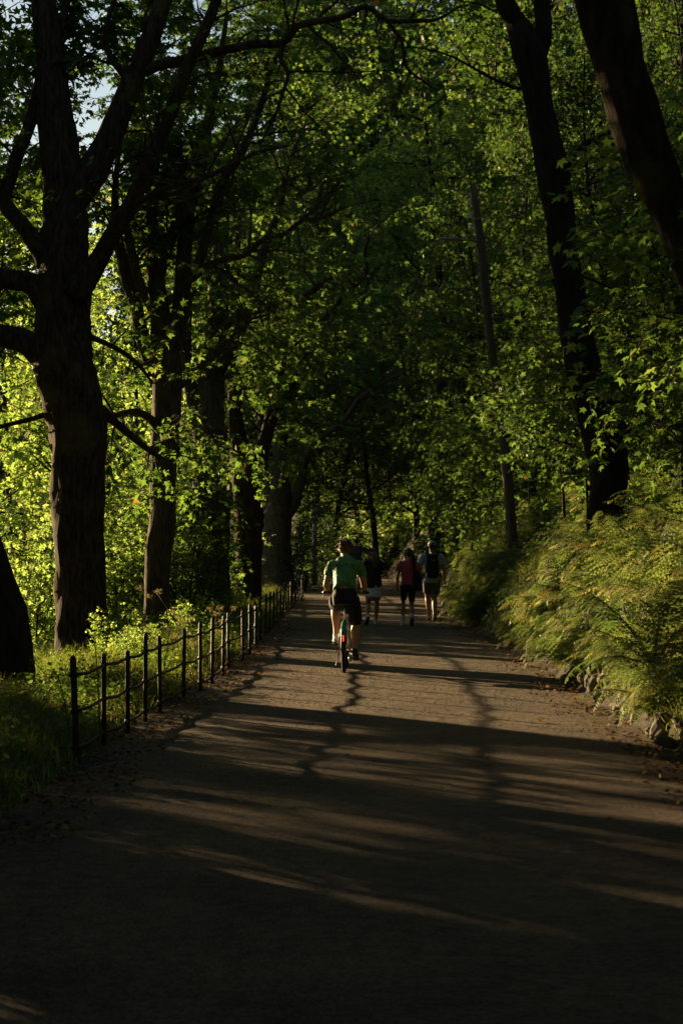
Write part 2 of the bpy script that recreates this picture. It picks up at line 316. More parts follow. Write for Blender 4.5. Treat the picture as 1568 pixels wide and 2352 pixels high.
def hero_tree(name, Y, trunk, limbs, seed, o, label, cat='tree', group=None, bark='bark', leaf='maple', kind='maple', base=None):
    """trunk and limbs given as (px, py, width px[, depth offset]) along the photograph's outlines, each at its own depth"""
    rng = np.random.default_rng(seed)
    def conv(seq):
        p = np.array([P(a[0], a[1], Y+(a[3] if len(a) > 3 else 0)) for a in seq]); r = np.array([a[2]/2/F*(Y+(a[3] if len(a) > 3 else 0)) for a in seq]); return p, r
    tp, tr = conv(trunk)
    g = float(gz(tp[0, 0], tp[0, 1]))-.15
    if tp[0, 2] > g: tp = np.vstack([[tp[0, 0]+(tp[0, 0]-tp[1, 0])*.2, tp[0, 1], g], tp]); tr = np.r_[tr[0]*1.25, tr]
    root = empty(name, (tp[0, 0], tp[0, 1], g+.15), 0, label, cat, group); off = np.array(root.location)
    wb = MB(); tw = MB(); lv = Leaves()
    trunk_tube(wb, tp-off, tr, rng, n=36, lump=.075)
    for lb in limbs:
        opt = dict(o)
        if isinstance(lb, dict): opt.update(lb.get('o', {})); lb = lb['p']
        p, r = conv(lb); p -= off
        L = np.sum(np.linalg.norm(np.diff(p, axis=0), axis=1)); trunk_tube(wb, p, r, rng, n=14, lump=.04)
        pp = catmull(p, 3); sprout(rng, tw, lv, pp, np.interp(np.linspace(0, 1, len(pp)), np.linspace(0, 1, len(r)), r), 0, opt)
    top = (tp-off)[len(tp)//2:]; sprout(rng, tw, lv, top, tr[len(tr)//2:], 0, dict(o, d2=o['d2']*.5))
    for k_ in range(len(tw.V)): wb.V.append(tw.V[k_])
    wb.Q += [q+wb.n for q in tw.Q]; wb.T += [q+wb.n for q in tw.T]
    wb.build('trunk', M[bark], root)
    fc = o.get('front', 0)
    if fc:                                             # few leaves hang on the near side of the bole
        for k_ in range(len(lv.p)):
            keep = ~((lv.p[k_][:, 1] < -.35) & (rng.random(len(lv.p[k_])) < fc))
            lv.p[k_], lv.d[k_], lv.n[k_], lv.s[k_] = lv.p[k_][keep], lv.d[k_][keep], lv.n[k_][keep], lv.s[k_][keep]
    if 'maxpx' in o:                                   # its leaves hang outside this column
        for k_ in range(len(lv.p)):
            w_ = lv.p[k_]+off; keep = 784+F*w_[:, 0]/w_[:, 1] < o['maxpx']
            lv.p[k_], lv.d[k_], lv.n[k_], lv.s[k_] = lv.p[k_][keep], lv.d[k_][keep], lv.n[k_][keep], lv.s[k_][keep]
    lv.build('crown', kind, M[leaf], root, rng)
    return root

# ---- generic trees, to be copied
def make_tree(name, seed, H, R0, base, spread, nl, o, bark='bark_dark', leaf='wood', kind='lobe', lean=.05, lowbr=None):
    """a whole tree at the origin: trunk to height H, nl limbs between base*H and the top reaching `spread`"""
    rng = np.random.default_rng(seed); root = empty(name)
    tp = gnarl(rng, (0, 0, -.4), (lean*rng.standard_normal(), lean*rng.standard_normal(), 1), H+.4, 9, .05, .03); tr = np.interp(np.linspace(0, 1, 10), [0, .08, 1], [R0*1.35, R0, R0*.15])
    wb = MB(); tw = MB(); lv = Leaves(); trunk_tube(wb, tp, tr, rng, n=12)
    for i in range(nl):
        f = base+(1-base)*((i+rng.random())/nl)**.85; f = min(f, .97)
        q = f*9; a = int(q); p = tp[a]*(1-(q-a))+tp[min(a+1, 9)]*(q-a); ang = i*2.4+rng.uniform(-.4, .4)
        l = spread*(1.05-.75*((f-base)/(1-base))**1.3)*rng.uniform(.75, 1.15)
        c = gnarl(rng, p, (math.cos(ang), math.sin(ang), rng.uniform(.1, .7)), l, 6, .12, .03, o.get('ldroop', .12)); cr = np.linspace(max(.012, R0*.4*(1-f*.6)), .01, 7)
        tube(wb, c, cr, 7, sub=2); sprout(rng, tw, lv, c, cr, 0, o)
    wb.V += tw.V; wb.Q += [q+wb.n for q in tw.Q]; wb.T += [q+wb.n for q in tw.T]
    wb.build('trunk', M[bark], root); lv.build('crown', kind, M[leaf], root, rng)
    return root
def copy_tree(src, loc, rz, sc, label, cat, group, lean=(0, 0)):
    r = src.copy(); col.objects.link(r); r.location = tuple(loc); r.rotation_euler = (lean[0], lean[1], rz); r.scale = sc if hasattr(sc, '__len__') else (sc, sc, sc)
    for ch in list(src.children):
        c = ch.copy(); col.objects.link(c); c.parent = r
        for g in list(ch.children):
            d = g.copy(); col.objects.link(d); d.parent = c
    return tag(r, label, cat, group)
def drop_proto(src):
    for ch in list(src.children): bpy.data.objects.remove(ch, do_unlink=True)
    bpy.data.objects.remove(src, do_unlink=True)

# ------------------------------------------------------------------ the avenue on the left
O = dict(d2=2.9, l2=1.7, d3=6.0, l3=.55, leaf=.13, step=.045, f0=.2, up=.05, droop=.14, flat=.4)
AV = 'old maples of the avenue along the fence'
hero_tree('maple_tree', 28.3, [(192, 1515, 140), (190, 1440, 122), (187, 1330, 116), (182, 1230, 114), (180, 1100, 122), (181, 1000, 128), (168, 920, 132), (150, 840, 142), (143, 760, 132), (145, 650, 118), (147, 560, 112), (146, 470, 96), (142, 380, 92), (128, 290, 82), (120, 200, 74), (110, 100, 62), (98, 0, 55), (90, -150, 42), (95, -350, 24)], [
    [(150, 470, 80), (200, 400, 76), (228, 360, 66), (262, 282, 56), (302, 181, 50), (343, 80, 45), (371, 0, 40), (410, -130, 30), (450, -320, 16)],
    [(165, 680, 70, -.3), (205, 625, 55, -.3), (228, 590, 44, -.4), (258, 536, 40, -.6), (306, 455, 37, -.8), (343, 363, 34, -1), (383, 274, 32, -1.1), (423, 161, 30, -1.2), (463, 73, 27, -1.3), (495, -5, 25, -1.3), (540, -150, 16, -1.5)],
    dict(p=[(335, 155, 26, 0), (370, 142, 25, -.2), (402, 136, 24, -.4), (490, 114, 22, -.8), (586, 94, 20, -1), (648, 92, 19, -1.1), (683, 53, 17, -1.2), (727, 42, 16, -1.3), (789, 31, 15, -1.5), (841, 7, 13, -1.6), (890, 40, 11, -1.6), (951, 40, 10, -1.6), (1004, 37, 8, -1.8), (1061, 5, 6, -2)], o=dict(d2=2.2, f0=.3, droop=.25)),
    dict(p=[(875, 25, 10, -1.6), (905, 60, 9, -1.6), (925, 95, 8, -1.5), (934, 149, 7, -1.4), (965, 175, 5, -1.3), (1000, 200, 3, -1.2)], o=dict(d2=3)),
    dict(p=[(648, 95, 12, -1.1), (644, 132, 11, -1.1), (661, 160, 10, -1.1), (648, 211, 8, -1.1), (630, 264, 6, -1), (600, 320, 4, -1)], o=dict(d2=3)),
    [(110, 600, 60), (90, 570, 46), (52, 516, 38), (6, 463, 36, .2), (14, 425, 32, .3), (36, 355, 30, .3), (68, 274, 28, .3), (89, 181, 26, .3), (128, 81, 21, .3), (149, 0, 18, .3), (165, -120, 12)],
    [(120, 700, 80), (70, 650, 52), (10, 640, 46), (-80, 620, 36), (-200, 560, 22), (-330, 520, 12)],
    [(150, 880, 90), (112, 828, 74), (60, 785, 60), (0, 770, 52), (-110, 740, 40), (-260, 690, 22), (-400, 640, 10)],
    dict(p=[(230, 940, 26), (262, 968, 20), (300, 1000, 17), (340, 1032, 14), (372, 1052, 9)], o=dict(d2=3, l2=.9)),
    dict(p=[(200, 770, 14), (262, 797, 12, .3), (314, 833, 10, .5), (350, 880, 6, .6)], o=dict(d2=3, l2=1.0)),
    dict(p=[(130, 940, 16), (80, 960, 12), (20, 975, 10), (-60, 1000, 7)], o=dict(d2=3, l2=1.1)),
    dict(p=[(300, 190, 18), (250, 120, 15), (240, 60, 12), (270, -40, 8)], o=dict(d2=3)),
    dict(p=[(300, 470, 18, -.8), (380, 430, 15, -1.5), (480, 400, 12, -2.2), (580, 350, 9, -3), (660, 330, 5, -3.4)], o=dict(d2=3, droop=.3)),
], 11, dict(O, leaf=.135, d2=2.9, front=.95, bias=(0, .9, 0)), 'massive dark maple forking high, its left edge rimmed with sun', group=AV)
hero_tree('maple_tree', 20.8, [(38, 1650, 112), (30, 1560, 105), (15, 1450, 104), (-20, 1330, 104), (-70, 1200, 104), (-125, 1060, 104), (-170, 900, 104), (-190, 700, 96), (-200, 400, 80), (-190, 0, 60), (-180, -400, 35)], [
    [(-185, 800, 60), (-330, 560, 50), (-520, 300, 34), (-700, 100, 16)],
    [(-195, 450, 50), (-380, 200, 40), (-520, -100, 26), (-600, -400, 12)],
    [(-180, 900, 40), (-350, 880, 30, -2), (-520, 860, 16, -4)],
], 12, dict(O, d2=2.4, maxpx=-10, l2=1.3), 'dark maple trunk at the left edge of the picture curving out of view', group=AV, bark='bark_dark')
hero_tree('maple_tree', 31, [(360, 1470, 66), (359, 1420, 56), (360, 1330, 60), (365, 1260, 62), (372, 1196, 60), (374, 1120, 58), (376, 1030, 62), (382, 950, 66), (384, 870, 68), (378, 800, 66), (370, 740, 50), (362, 680, 44), (358, 645, 40), (352, 560, 36), (346, 500, 28), (352, 400, 20), (360, 260, 12)], [
    [(355, 860, 36), (330, 790, 32), (314, 712, 30), (290, 640, 28), (280, 590, 27), (270, 552, 24), (262, 450, 18), (272, 330, 10)],
    [(372, 760, 26, -.2), (340, 690, 24, -.2), (318, 645, 24, -.2), (298, 560, 20, -.2), (280, 470, 12, 0)],
    [(362, 640, 26), (382, 580, 24), (403, 504, 20), (415, 420, 14), (410, 320, 9)],
    [(395, 800, 46), (412, 720, 40), (416, 645, 38), (423, 564, 34), (435, 463, 30), (459, 383, 28), (475, 282, 24), (500, 160, 17), (520, 20, 10)],
    [(425, 640, 24), (455, 600, 22, -.3), (485, 500, 20, -.5), (504, 423, 19, -.6), (556, 343, 17, -.8), (596, 242, 15, -1), (620, 161, 12, -1.2), (660, 60, 8, -1.4)],
    dict(p=[(415, 660, 20), (441, 637, 18, -.3), (503, 597, 15, -.8), (560, 584, 13, -1.2), (608, 545, 12, -1.5), (652, 536, 11, -1.7), (692, 505, 9, -2), (740, 498, 7, -2.2), (800, 470, 4, -2.5)], o=dict(d2=3.2, droop=.25)),
    dict(p=[(370, 990, 26), (345, 962, 20, -.3), (310, 945, 16, -.5), (262, 955, 12, -.7)], o=dict(d2=1)),
    dict(p=[(400, 900, 18), (440, 860, 14, -.5), (500, 800, 11, -1), (560, 740, 8, -1.5), (620, 720, 5, -2)], o=dict(d2=3.4, droop=.3)),
    dict(p=[(395, 1000, 12), (430, 980, 9, -.5), (480, 960, 6, -1), (520, 990, 4, -1.3)], o=dict(d2=4, droop=.3)),
], 13, dict(O, d2=3.1, leaf=.12, front=.5, bias=(0, .3, 0)), 'slender pale-edged maple splitting into many upright stems, next beyond the massive one', group=AV, bark='bark_pale')
hero_tree('maple_tree', 40, [(488, 1425, 92), (490, 1380, 82), (490, 1317, 78), (488, 1200, 80), (486, 1075, 84), (480, 980, 72), (482, 900, 62), (488, 833, 54), (500, 740, 46), (505, 640, 40), (510, 500, 30), (520, 350, 18)], [
    [(470, 1000, 40), (440, 900, 34), (425, 800, 28), (430, 690, 20), (420, 560, 12)],
    [(495, 860, 34), (540, 780, 30, -.5), (575, 690, 26, -.8), (600, 590, 22, -1), (640, 480, 18, -1.4), (660, 380, 12, -1.8), (700, 280, 7, -2)],
    [(505, 700, 26), (470, 600, 22), (455, 480, 16), (470, 340, 9)],
    dict(p=[(500, 760, 22), (560, 720, 18, -1), (648, 699, 16, -1.8), (710, 672, 14, -2.4), (754, 637, 12, -2.8), (798, 633, 9, -3.2), (850, 640, 5, -3.6)], o=dict(d2=3, droop=.2)),
    dict(p=[(450, 1160, 12), (425, 1150, 9), (400, 1140, 6)], o=dict(d2=3, l2=.8)),
], 14, dict(O, d2=3.0, front=.5), 'thick straight maple with a pale split seam down its trunk', group=AV, bark='bark_pale')
hero_tree('maple_tree', 47, [(570, 1400, 70), (571, 1317, 60), (570, 1200, 62), (564, 1110, 68), (552, 1040, 50), (541, 970, 36), (540, 873, 32), (545, 760, 26), (540, 640, 20), (550, 480, 12)], [
    [(580, 1130, 46), (592, 1081, 36), (610, 1007, 32), (628, 934, 28), (643, 861, 24), (650, 780, 18), (655, 690, 14), (640, 600, 9)],
    [(612, 990, 20), (640, 940, 17, -.4), (670, 890, 14, -.8), (690, 830, 10, -1.2), (740, 780, 6, -1.6)],
    dict(p=[(645, 830, 16), (690, 770, 15, -.6), (736, 738, 14, -1.2), (784, 685, 12, -1.8), (841, 624, 11, -2.4), (837, 584, 9, -2.6), (850, 530, 6, -2.8)], o=dict(d2=3, droop=.2)),
    [(540, 850, 22), (510, 760, 18), (500, 660, 13), (490, 560, 8)],
], 15, dict(O, d2=3.2, l2=2.0), 'dark maple forking low into a V, its right arm edged with light', group=AV)
hero_tree('maple_tree', 60, [(637, 1300, 70), (637, 1290, 66), (636, 1240, 62), (640, 1190, 62), (642, 1130, 52), (641, 1080, 36), (644, 1000, 30), (640, 900, 25), (650, 780, 18), (655, 640, 10)], [
    [(650, 1190, 34), (674, 1160, 26), (693, 1099, 22), (704, 1044, 19, -.5), (737, 1004, 16, -1), (792, 963, 14, -2), (821, 919, 12, -2.5), (872, 883, 9, -3), (930, 850, 5, -4)],
    [(625, 1160, 30), (608, 1090, 24), (600, 1010, 18), (590, 900, 12), (570, 800, 7)],
    [(644, 960, 20), (680, 880, 16, -1), (720, 800, 13, -2), (770, 740, 9, -3), (830, 700, 5, -4)],
], 16, dict(O, d2=2.4, l2=2.6, leaf=.15, step=.07), 'pale flaking maple with one long thin limb arching over the path', group=AV, bark='bark_pale')

# ---- the two big leaning trunks on the right and the sapling sprays around them
OW = dict(O, leaf=.12, d2=2.2)
hero_tree('leaning_tree', 24, [(1402, 1240, 100), (1388, 1196, 84), (1400, 1110, 88), (1392, 1035, 90), (1358, 914, 84), (1330, 800, 78), (1312, 685, 68), (1295, 564, 66), (1286, 484, 70), (1274, 403, 77), (1248, 282, 66), (1240, 230, 62), (1229, 161, 70), (1213, 105, 78), (1190, 50, 50), (1164, 0, 42), (1130, -120, 32), (1110, -300, 18)], [
    [(1225, 140, 50), (1247, 90, 42), (1250, 45, 40), (1246, 0, 40), (1252, -120, 30), (1270, -300, 16)],
    dict(p=[(1290, 400, 14), (1340, 330, 11, -.3), (1400, 300, 8, -.6)], o=dict(d2=2)),
], 21, dict(OW, d2=1.4, f0=.6, front=.7), 'dark sinuous tree forking at its top, leaning left above the ferns', group='leaning trees on the right bank', bark='bark_dark')
hero_tree('leaning_tree', 15.5, [(1735, 980, 100), (1700, 880, 92), (1640, 740, 84), (1590, 610, 84), (1545, 490, 92), (1500, 380, 110), (1462, 270, 118), (1432, 160, 118), (1404, 70, 116), (1380, -10, 118), (1350, -120, 110), (1310, -300, 80), (1290, -480, 40)], [
    [(1470, 200, 30, .2), (1468, 120, 24, .4), (1460, 40, 20, .5), (1445, -60, 16, .6), (1440, -200, 10)],
], 22, dict(OW, d2=1.0, f0=.7, front=.9), 'massive trunk slanting in from the right edge with warm light down its left side', group='leaning trees on the right bank', bark='bark')

# ---- prototypes
WOP = dict(d2=2.6, l2=1.7, d3=5.0, l3=.6, leaf=.155, step=.05, f0=.15, up=.05, droop=.1, flat=.45)
tall = [make_tree('maple_tree', 31, 15, .26, .22, 4.6, 26, WOP, leaf='maple', kind='lobe'),
        make_tree('maple_tree', 32, 14, .22, .15, 4.2, 28, WOP, leaf='wood', kind='lobe')]
slim = [make_tree('wood_tree', 33, 12, .13, .25, 2.8, 24, dict(WOP, l2=1.2, leaf=.13), kind='lobe'),
        make_tree('wood_tree', 34, 11, .11, .12, 2.6, 26, dict(WOP, l2=1.2, leaf=.12, step=.045, flat=.6), kind='oval')]
SAP = dict(d2=4.5, l2=.75, d3=6, l3=.34, leaf=.125, step=.06, f0=.12, up=0, droop=.2, flat=.22)
sap = [make_tree('maple_sapling', 35, 4.2, .035, .42, 1.5, 15, SAP, kind='maple', leaf='maple'),
       make_tree('maple_sapling', 36, 3.6, .03, .40, 1.3, 13, SAP, kind='maple', leaf='maple')]
BO = dict(d2=5, l2=.6, d3=8, l3=.28, leaf=.075, step=.028, f0=.1, up=.05, droop=.12, flat=.6)
grand = [make_tree('maple_tree', 45, 25, .4, .08, 6.5, 46, dict(WOP, leaf=.26, step=.07, l2=2.3, d2=2.6), leaf='wood', kind='lobe')]
high = [make_tree('maple_tree', 41, 19, .28, .55, 6.5, 30, dict(WOP, leaf=.2, step=.07, l2=2.2), leaf='wood', kind='lobe')]
lbush = [make_tree('bush', 44, 3.0, .035, .05, 1.3, 22, dict(BO, d2=3.6, d3=5, l3=.36, leaf=.12, step=.06), kind='maple', leaf='lit_leaf')]
screen = [make_tree('backlit_tree', 42, 13.5, .13, .06, 2.5, 26, dict(WOP, d2=2.0, l2=1.2, leaf=.16, step=.075), leaf='lit_leaf', kind='maple'), make_tree('backlit_tree', 43, 12.5, .12, .05, 2.4, 24, dict(WOP, d2=2.0, l2=1.2, leaf=.16, step=.075), leaf='lit_leaf', kind='lobe')]
bush = [make_tree('bush', 37, 1.7, .03, .05, 1.0, 18, BO, kind='oval', leaf='bush'),
        make_tree('bush', 38, 1.4, .03, .05, .9, 16, dict(BO, leaf=.09), kind='lobe', leaf='maple')]
rng = np.random.default_rng(77)
def put(src, px, Y, rz=None, sc=1, label='', cat='tree', group=None, py=None, lean=None, X=None):
    x = (px-784)/F*Y if X is None else X
    rng = np.random.default_rng(int(abs(x*977+Y*131)))
    z = float(gz(x, Y))-.05 if py is None else P(px, py, Y)[2]
    return copy_tree(src, (x, Y, z), rng.uniform(0, 6.28) if rz is None else rz, sc, label, cat, group, lean or tuple(.05*rng.standard_normal(2)))

# left: bright screen of trees down the slope beyond the avenue
G = 'sunlit trees down the slope beyond the avenue'
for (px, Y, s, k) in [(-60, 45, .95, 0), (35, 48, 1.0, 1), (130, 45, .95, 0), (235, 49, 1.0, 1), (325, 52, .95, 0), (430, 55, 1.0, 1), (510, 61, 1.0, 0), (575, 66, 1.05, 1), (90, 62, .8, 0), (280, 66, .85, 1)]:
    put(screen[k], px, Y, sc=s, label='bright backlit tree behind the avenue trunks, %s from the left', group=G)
for (px, Y, s, k) in [(350, 70, 1.15, 0), (600, 78, 1.2, 1), (480, 74, 1.2, 0), (240, 72, 1.0, 1)]:
    put(tall[k], px, Y, sc=s, label='dense green tree far down the slope, %s from the left', group='dense trees far down the slope')
for (px, Y, s) in [(20, 78, .9), (500, 112, 1.2), (640, 112, 1.25), (750, 122, 1.2), (880, 128, 1.0), (990, 118, 1.3), (1090, 104, 1.15)]:
    put(grand[0], px, Y, sc=s, label='huge dense tree closing the background above the path, %s from the left', group='huge dense trees in the background')
for (x, Y, s) in [(-15, 1, .7), (-16, 10, .7), (-21, 20, .7), (-12, -9, .7), (-5, -18, .75), (5, -18, .7), (12, -9, .7), (13, 1, .7), (13, 11, .7)]:  # unseen trees added to cut the sky light on the foreground
    put(grand[0], 0, Y, X=x, sc=s, label='large dense tree added round the viewpoint for shade, outside the view, %s from the left', group='large trees added round the viewpoint')
G2 = 'leafy bushes on the slope behind the fence'
for (px, Y, s, k, pr) in [(275, 33, .55, 'sap', 0), (300, 36, .8, 'sap', 1), (430, 38, .9, 'sap', 0), (300, 42, 1.5, 'bush', 1), (430, 46, 1.5, 'bush', 1), (400, 37, 1.0, 'bush', 0), (530, 50, 1.3, 'bush', 1), (220, 44, 1.5, 'bush', 1), (-20, 46, 1.6, 'bush', 0), (150, 50, 1.7, 'bush', 0)]:
    put((sap if k == 'sap' else bush)[pr], px, Y, sc=s, label='low leafy bush growing behind the fence among the avenue trunks, %s from the left', cat='bush', group=G2)
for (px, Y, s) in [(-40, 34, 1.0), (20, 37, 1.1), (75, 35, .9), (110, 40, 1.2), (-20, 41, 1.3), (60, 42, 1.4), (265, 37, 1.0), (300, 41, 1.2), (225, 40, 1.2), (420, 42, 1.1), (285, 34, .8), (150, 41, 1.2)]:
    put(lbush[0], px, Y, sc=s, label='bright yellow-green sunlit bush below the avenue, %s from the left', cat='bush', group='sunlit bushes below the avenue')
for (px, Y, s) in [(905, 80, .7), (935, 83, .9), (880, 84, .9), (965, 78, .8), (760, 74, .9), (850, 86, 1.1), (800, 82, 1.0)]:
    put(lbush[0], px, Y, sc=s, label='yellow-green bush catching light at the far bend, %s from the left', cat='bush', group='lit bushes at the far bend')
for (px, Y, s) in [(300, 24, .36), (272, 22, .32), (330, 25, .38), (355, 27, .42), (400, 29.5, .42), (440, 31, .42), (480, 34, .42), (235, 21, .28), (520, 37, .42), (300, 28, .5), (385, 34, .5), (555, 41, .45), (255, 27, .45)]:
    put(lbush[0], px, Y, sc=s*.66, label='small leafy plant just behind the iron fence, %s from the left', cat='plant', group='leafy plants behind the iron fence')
G3 = 'blue-green bushes at the far bend'
for (px, Y, s) in [(700, 64, 1.25), (668, 60, .9), (735, 70, 1.3), (690, 72, 1.6)]:
    put(bush[0], px, Y, sc=s, label='blue-green bush at the far end of the fence, %s from the left', cat='bush', group=G3)
# far end of the path, closing the view
G4 = 'trees closing the far end of the path'
for (px, Y, s, k) in [(725, 84, 1.0, 0), (790, 96, 1.1, 1), (860, 92, 1.0, 0), (930, 88, .95, 1), (1000, 92, 1.1, 0), (680, 100, 1.3, 0), (820, 112, 1.4, 1), (900, 110, 1.4, 0), (760, 76, .7, 1), (840, 84, .65, 0), (960, 76, .7, 1), (690, 92, 1.6, 0), (800, 104, 2.0, 1), (935, 98, 1.9, 0), (1040, 92, 1.8, 1), (870, 118, 1.6, 0), (640, 76, 1.3, 1), (1000, 62, 1.15, 0)]:
    put(tall[k], px, Y, sc=s, label='leafy tree closing the far end of the path, %s from the left', group=G4)
for (px, Y, s, k) in [(870, 80, 1.0, 0), (915, 80, .9, 1), (800, 84, 1.2, 1), (955, 72, .9, 0), (985, 64, .9, 0), (1010, 56, .9, 1), (890, 86, 1.5, 0), (845, 82, 1.2, 1), (765, 80, 1.3, 0), (930, 84, 1.4, 1)]:
    put(bush[k], px, Y, sc=s, label='small bush at the foot of the trees where the path turns, %s from the left', cat='bush', group='bushes at the far bend of the path')
put(slim[0], 869, 66, sc=(1.0, 1.0, 1.1), label='thin straight dark trunk standing at the path edge behind the woman in the black shirt', lean=(.001, .001))
# right: the wooded bank
G5 = 'thin trees of the wood up the right bank'
for (px, Y, s, k, base) in [(1085, 46, .85, 0, 0), (1150, 44, .8, 1, 0), (1230, 42, .8, 0, 0), (1300, 38, .8, 1, 0), (1370, 36, .8, 0, 0), (1450, 34, .8, 1, 0), (1530, 32, .85, 0, 0), (1620, 30, .8, 1, 0), (1100, 56, 1.0, 1, 0), (1190, 54, 1.0, 0, 0), (1290, 50, 1.0, 1, 0), (1400, 46, 1.0, 0, 0), (1500, 42, 1.0, 1, 0), (1600, 40, 1.0, 0, 0), (1040, 64, 1.0, 0, 0), (1110, 70, 1.2, 1, 0), (1240, 66, 1.2, 0, 0), (1380, 60, 1.2, 1, 0), (1520, 54, 1.2, 0, 0), (1660, 46, 1.1, 0, 0), (1010, 72, 1.0, 1, 0), (1330, 29, .62, 1, 0), (1440, 27, .6, 0, 0), (1560, 24, .6, 1, 0)]:
    put(slim[k], px, Y, sc=s, label='thin leafy tree in the dark wood up the right bank, %s from the left', group=G5)
for (px, Y, s, k) in [(1150, 80, 1.3, 0), (1300, 76, 1.3, 1), (1480, 66, 1.2, 0), (1640, 58, 1.2, 1), (1050, 82, 1.2, 1), (1250, 90, 1.4, 1), (1420, 84, 1.4, 0), (1600, 74, 1.3, 1)]:
    put(tall[k], px, Y, sc=s, label='large leafy tree high up the right bank, %s from the left', group='large trees high up the right bank')
G6 = 'maple saplings on the right bank'
for (px, Y, s, k) in [(1690, 15.5, .8, 0), (1760, 15, .95, 1), (1620, 18.5, .75, 1), (1560, 21, .75, 0), (1720, 17.5, .95, 0), (1800, 16, 1.1, 0), (1360, 25, .8, 1), (1300, 29, .85, 0), (1215, 38, .9, 1), (1160, 36, .9, 0), (1110, 37, .75, 1), (1080, 42, .8, 0), (1250, 35, 1.1, 0), (1330, 31, 1.0, 1), (1420, 27, 1.0, 0), (1510, 23, 1.0, 1), (1560, 21, 1.1, 0), (1045, 50, .9, 0), (1060, 46, .9, 1), (1620, 19, 1.2, 1), (1130, 42, 1.0, 0)]:
    put(sap[k], px, Y, sc=s, label='young broad-leaved maple rising above the ferns of the right bank, %s from the left', cat='sapling', group=G6)
# trees on both sides nearer than the frame, that shade the foreground
for (x, Y, s, k) in [(-11.6, 20.2, 1.3, 0), (-9.6, 13.5, .95, 1), (-7.0, 9.5, .9, 0), (-13, 23.6, 1.3, 1), (-6.5, 5.5, .9, 1), (-12, 16.5, 1.0, 0), (-6, 2, .85, 0), (-15, 24, 1.4, 1)]:
    put(tall[k], 0, Y, X=x, sc=s, label='leafy maple left of the near path, outside the view, %s from the left', group='maples shading the near path')
for (x, Y, s, k) in [(4.8, 6, .85, 1), (5.5, 0, .9, 0), (4.6, -6, .9, 1), (-4.5, -4, .9, 1), (-5, -11, .9, 0), (6.5, 11, .9, 1)]:
    put(tall[k], 0, Y, X=x, sc=s, label='leafy tree beside the path around the viewpoint, %s from the left', group='trees around the viewpoint')
for (x, Y, s, k) in [(-4.6, 8.5, 1.6, 1), (-5.4, 11.3, 1.7, 1), (-5.7, 13.4, 1.35, 0), (-4.5, 5.5, 1.6, 0), (-4.6, 2.5, 1.5, 1)]:
    put(bush[k], 0, Y, X=x, sc=s, label='dense bush left of the near path beyond the picture edge, %s from the left', cat='bush', group='bushes shading the near path')
# high crowns added, mostly out of view, to block sun and sky
for (x, Y, s, k) in [(-12, 17, 1, 0), (-13, 30, 1, 0), (-27, 84, 1.5, 0), (-31, 100, 1.5, 0), (-34, 116, 1.6, 0), (6.5, 8, .95, 0), (7, 16, 1, 0), (7.5, 25, 1.0, 0), (8, 34, 1.05, 0), (-6, 8, 1, 0), (5.5, -2, 1, 0), (-6, -3, 1, 0), (8.5, 44, 1.1, 0), (7, 54, 1.15, 0), (-14, 31.1, 1, 0), (-12.8, 37, 1, 0), (-12.5, 44, 1, 0)]:
    put(high[k], 0, Y, X=x, sc=s, label='tall high-crowned tree added to block sun and sky, %s from the left', group='tall trees added as light blockers')
for q in tall+slim+sap+bush+high+screen+lbush+grand: drop_proto(q)
ORD = ['first', 'second', 'third', 'fourth', 'fifth', 'sixth', 'seventh', 'eighth', 'ninth', 'tenth', 'eleventh', 'twelfth', 'thirteenth', 'fourteenth', 'fifteenth', 'sixteenth', 'seventeenth', 'eighteenth', 'nineteenth', 'twentieth', 'twenty-first', 'twenty-second', 'twenty-third', 'twenty-fourth', 'twenty-fifth', 'twenty-sixth', 'twenty-seventh', 'twenty-eighth', 'twenty-ninth', 'thirtieth']
def ordinal(k):
    if k < 30: return ORD[k]
    k += 1; return '%d%s' % (k, 'th' if 10 < k % 100 < 14 else {1: 'st', 2: 'nd', 3: 'rd'}.get(k % 10, 'th'))
byl = {}
for o_ in col.objects:
    if '%s' in str(o_.get('label', '')): byl.setdefault(o_['label'], []).append(o_)
for l_, os_ in byl.items():
    for k_, o_ in enumerate(sorted(os_, key=lambda q: q.location.x/max(q.location.y, 6))): o_['label'] = l_ % ordinal(k_)

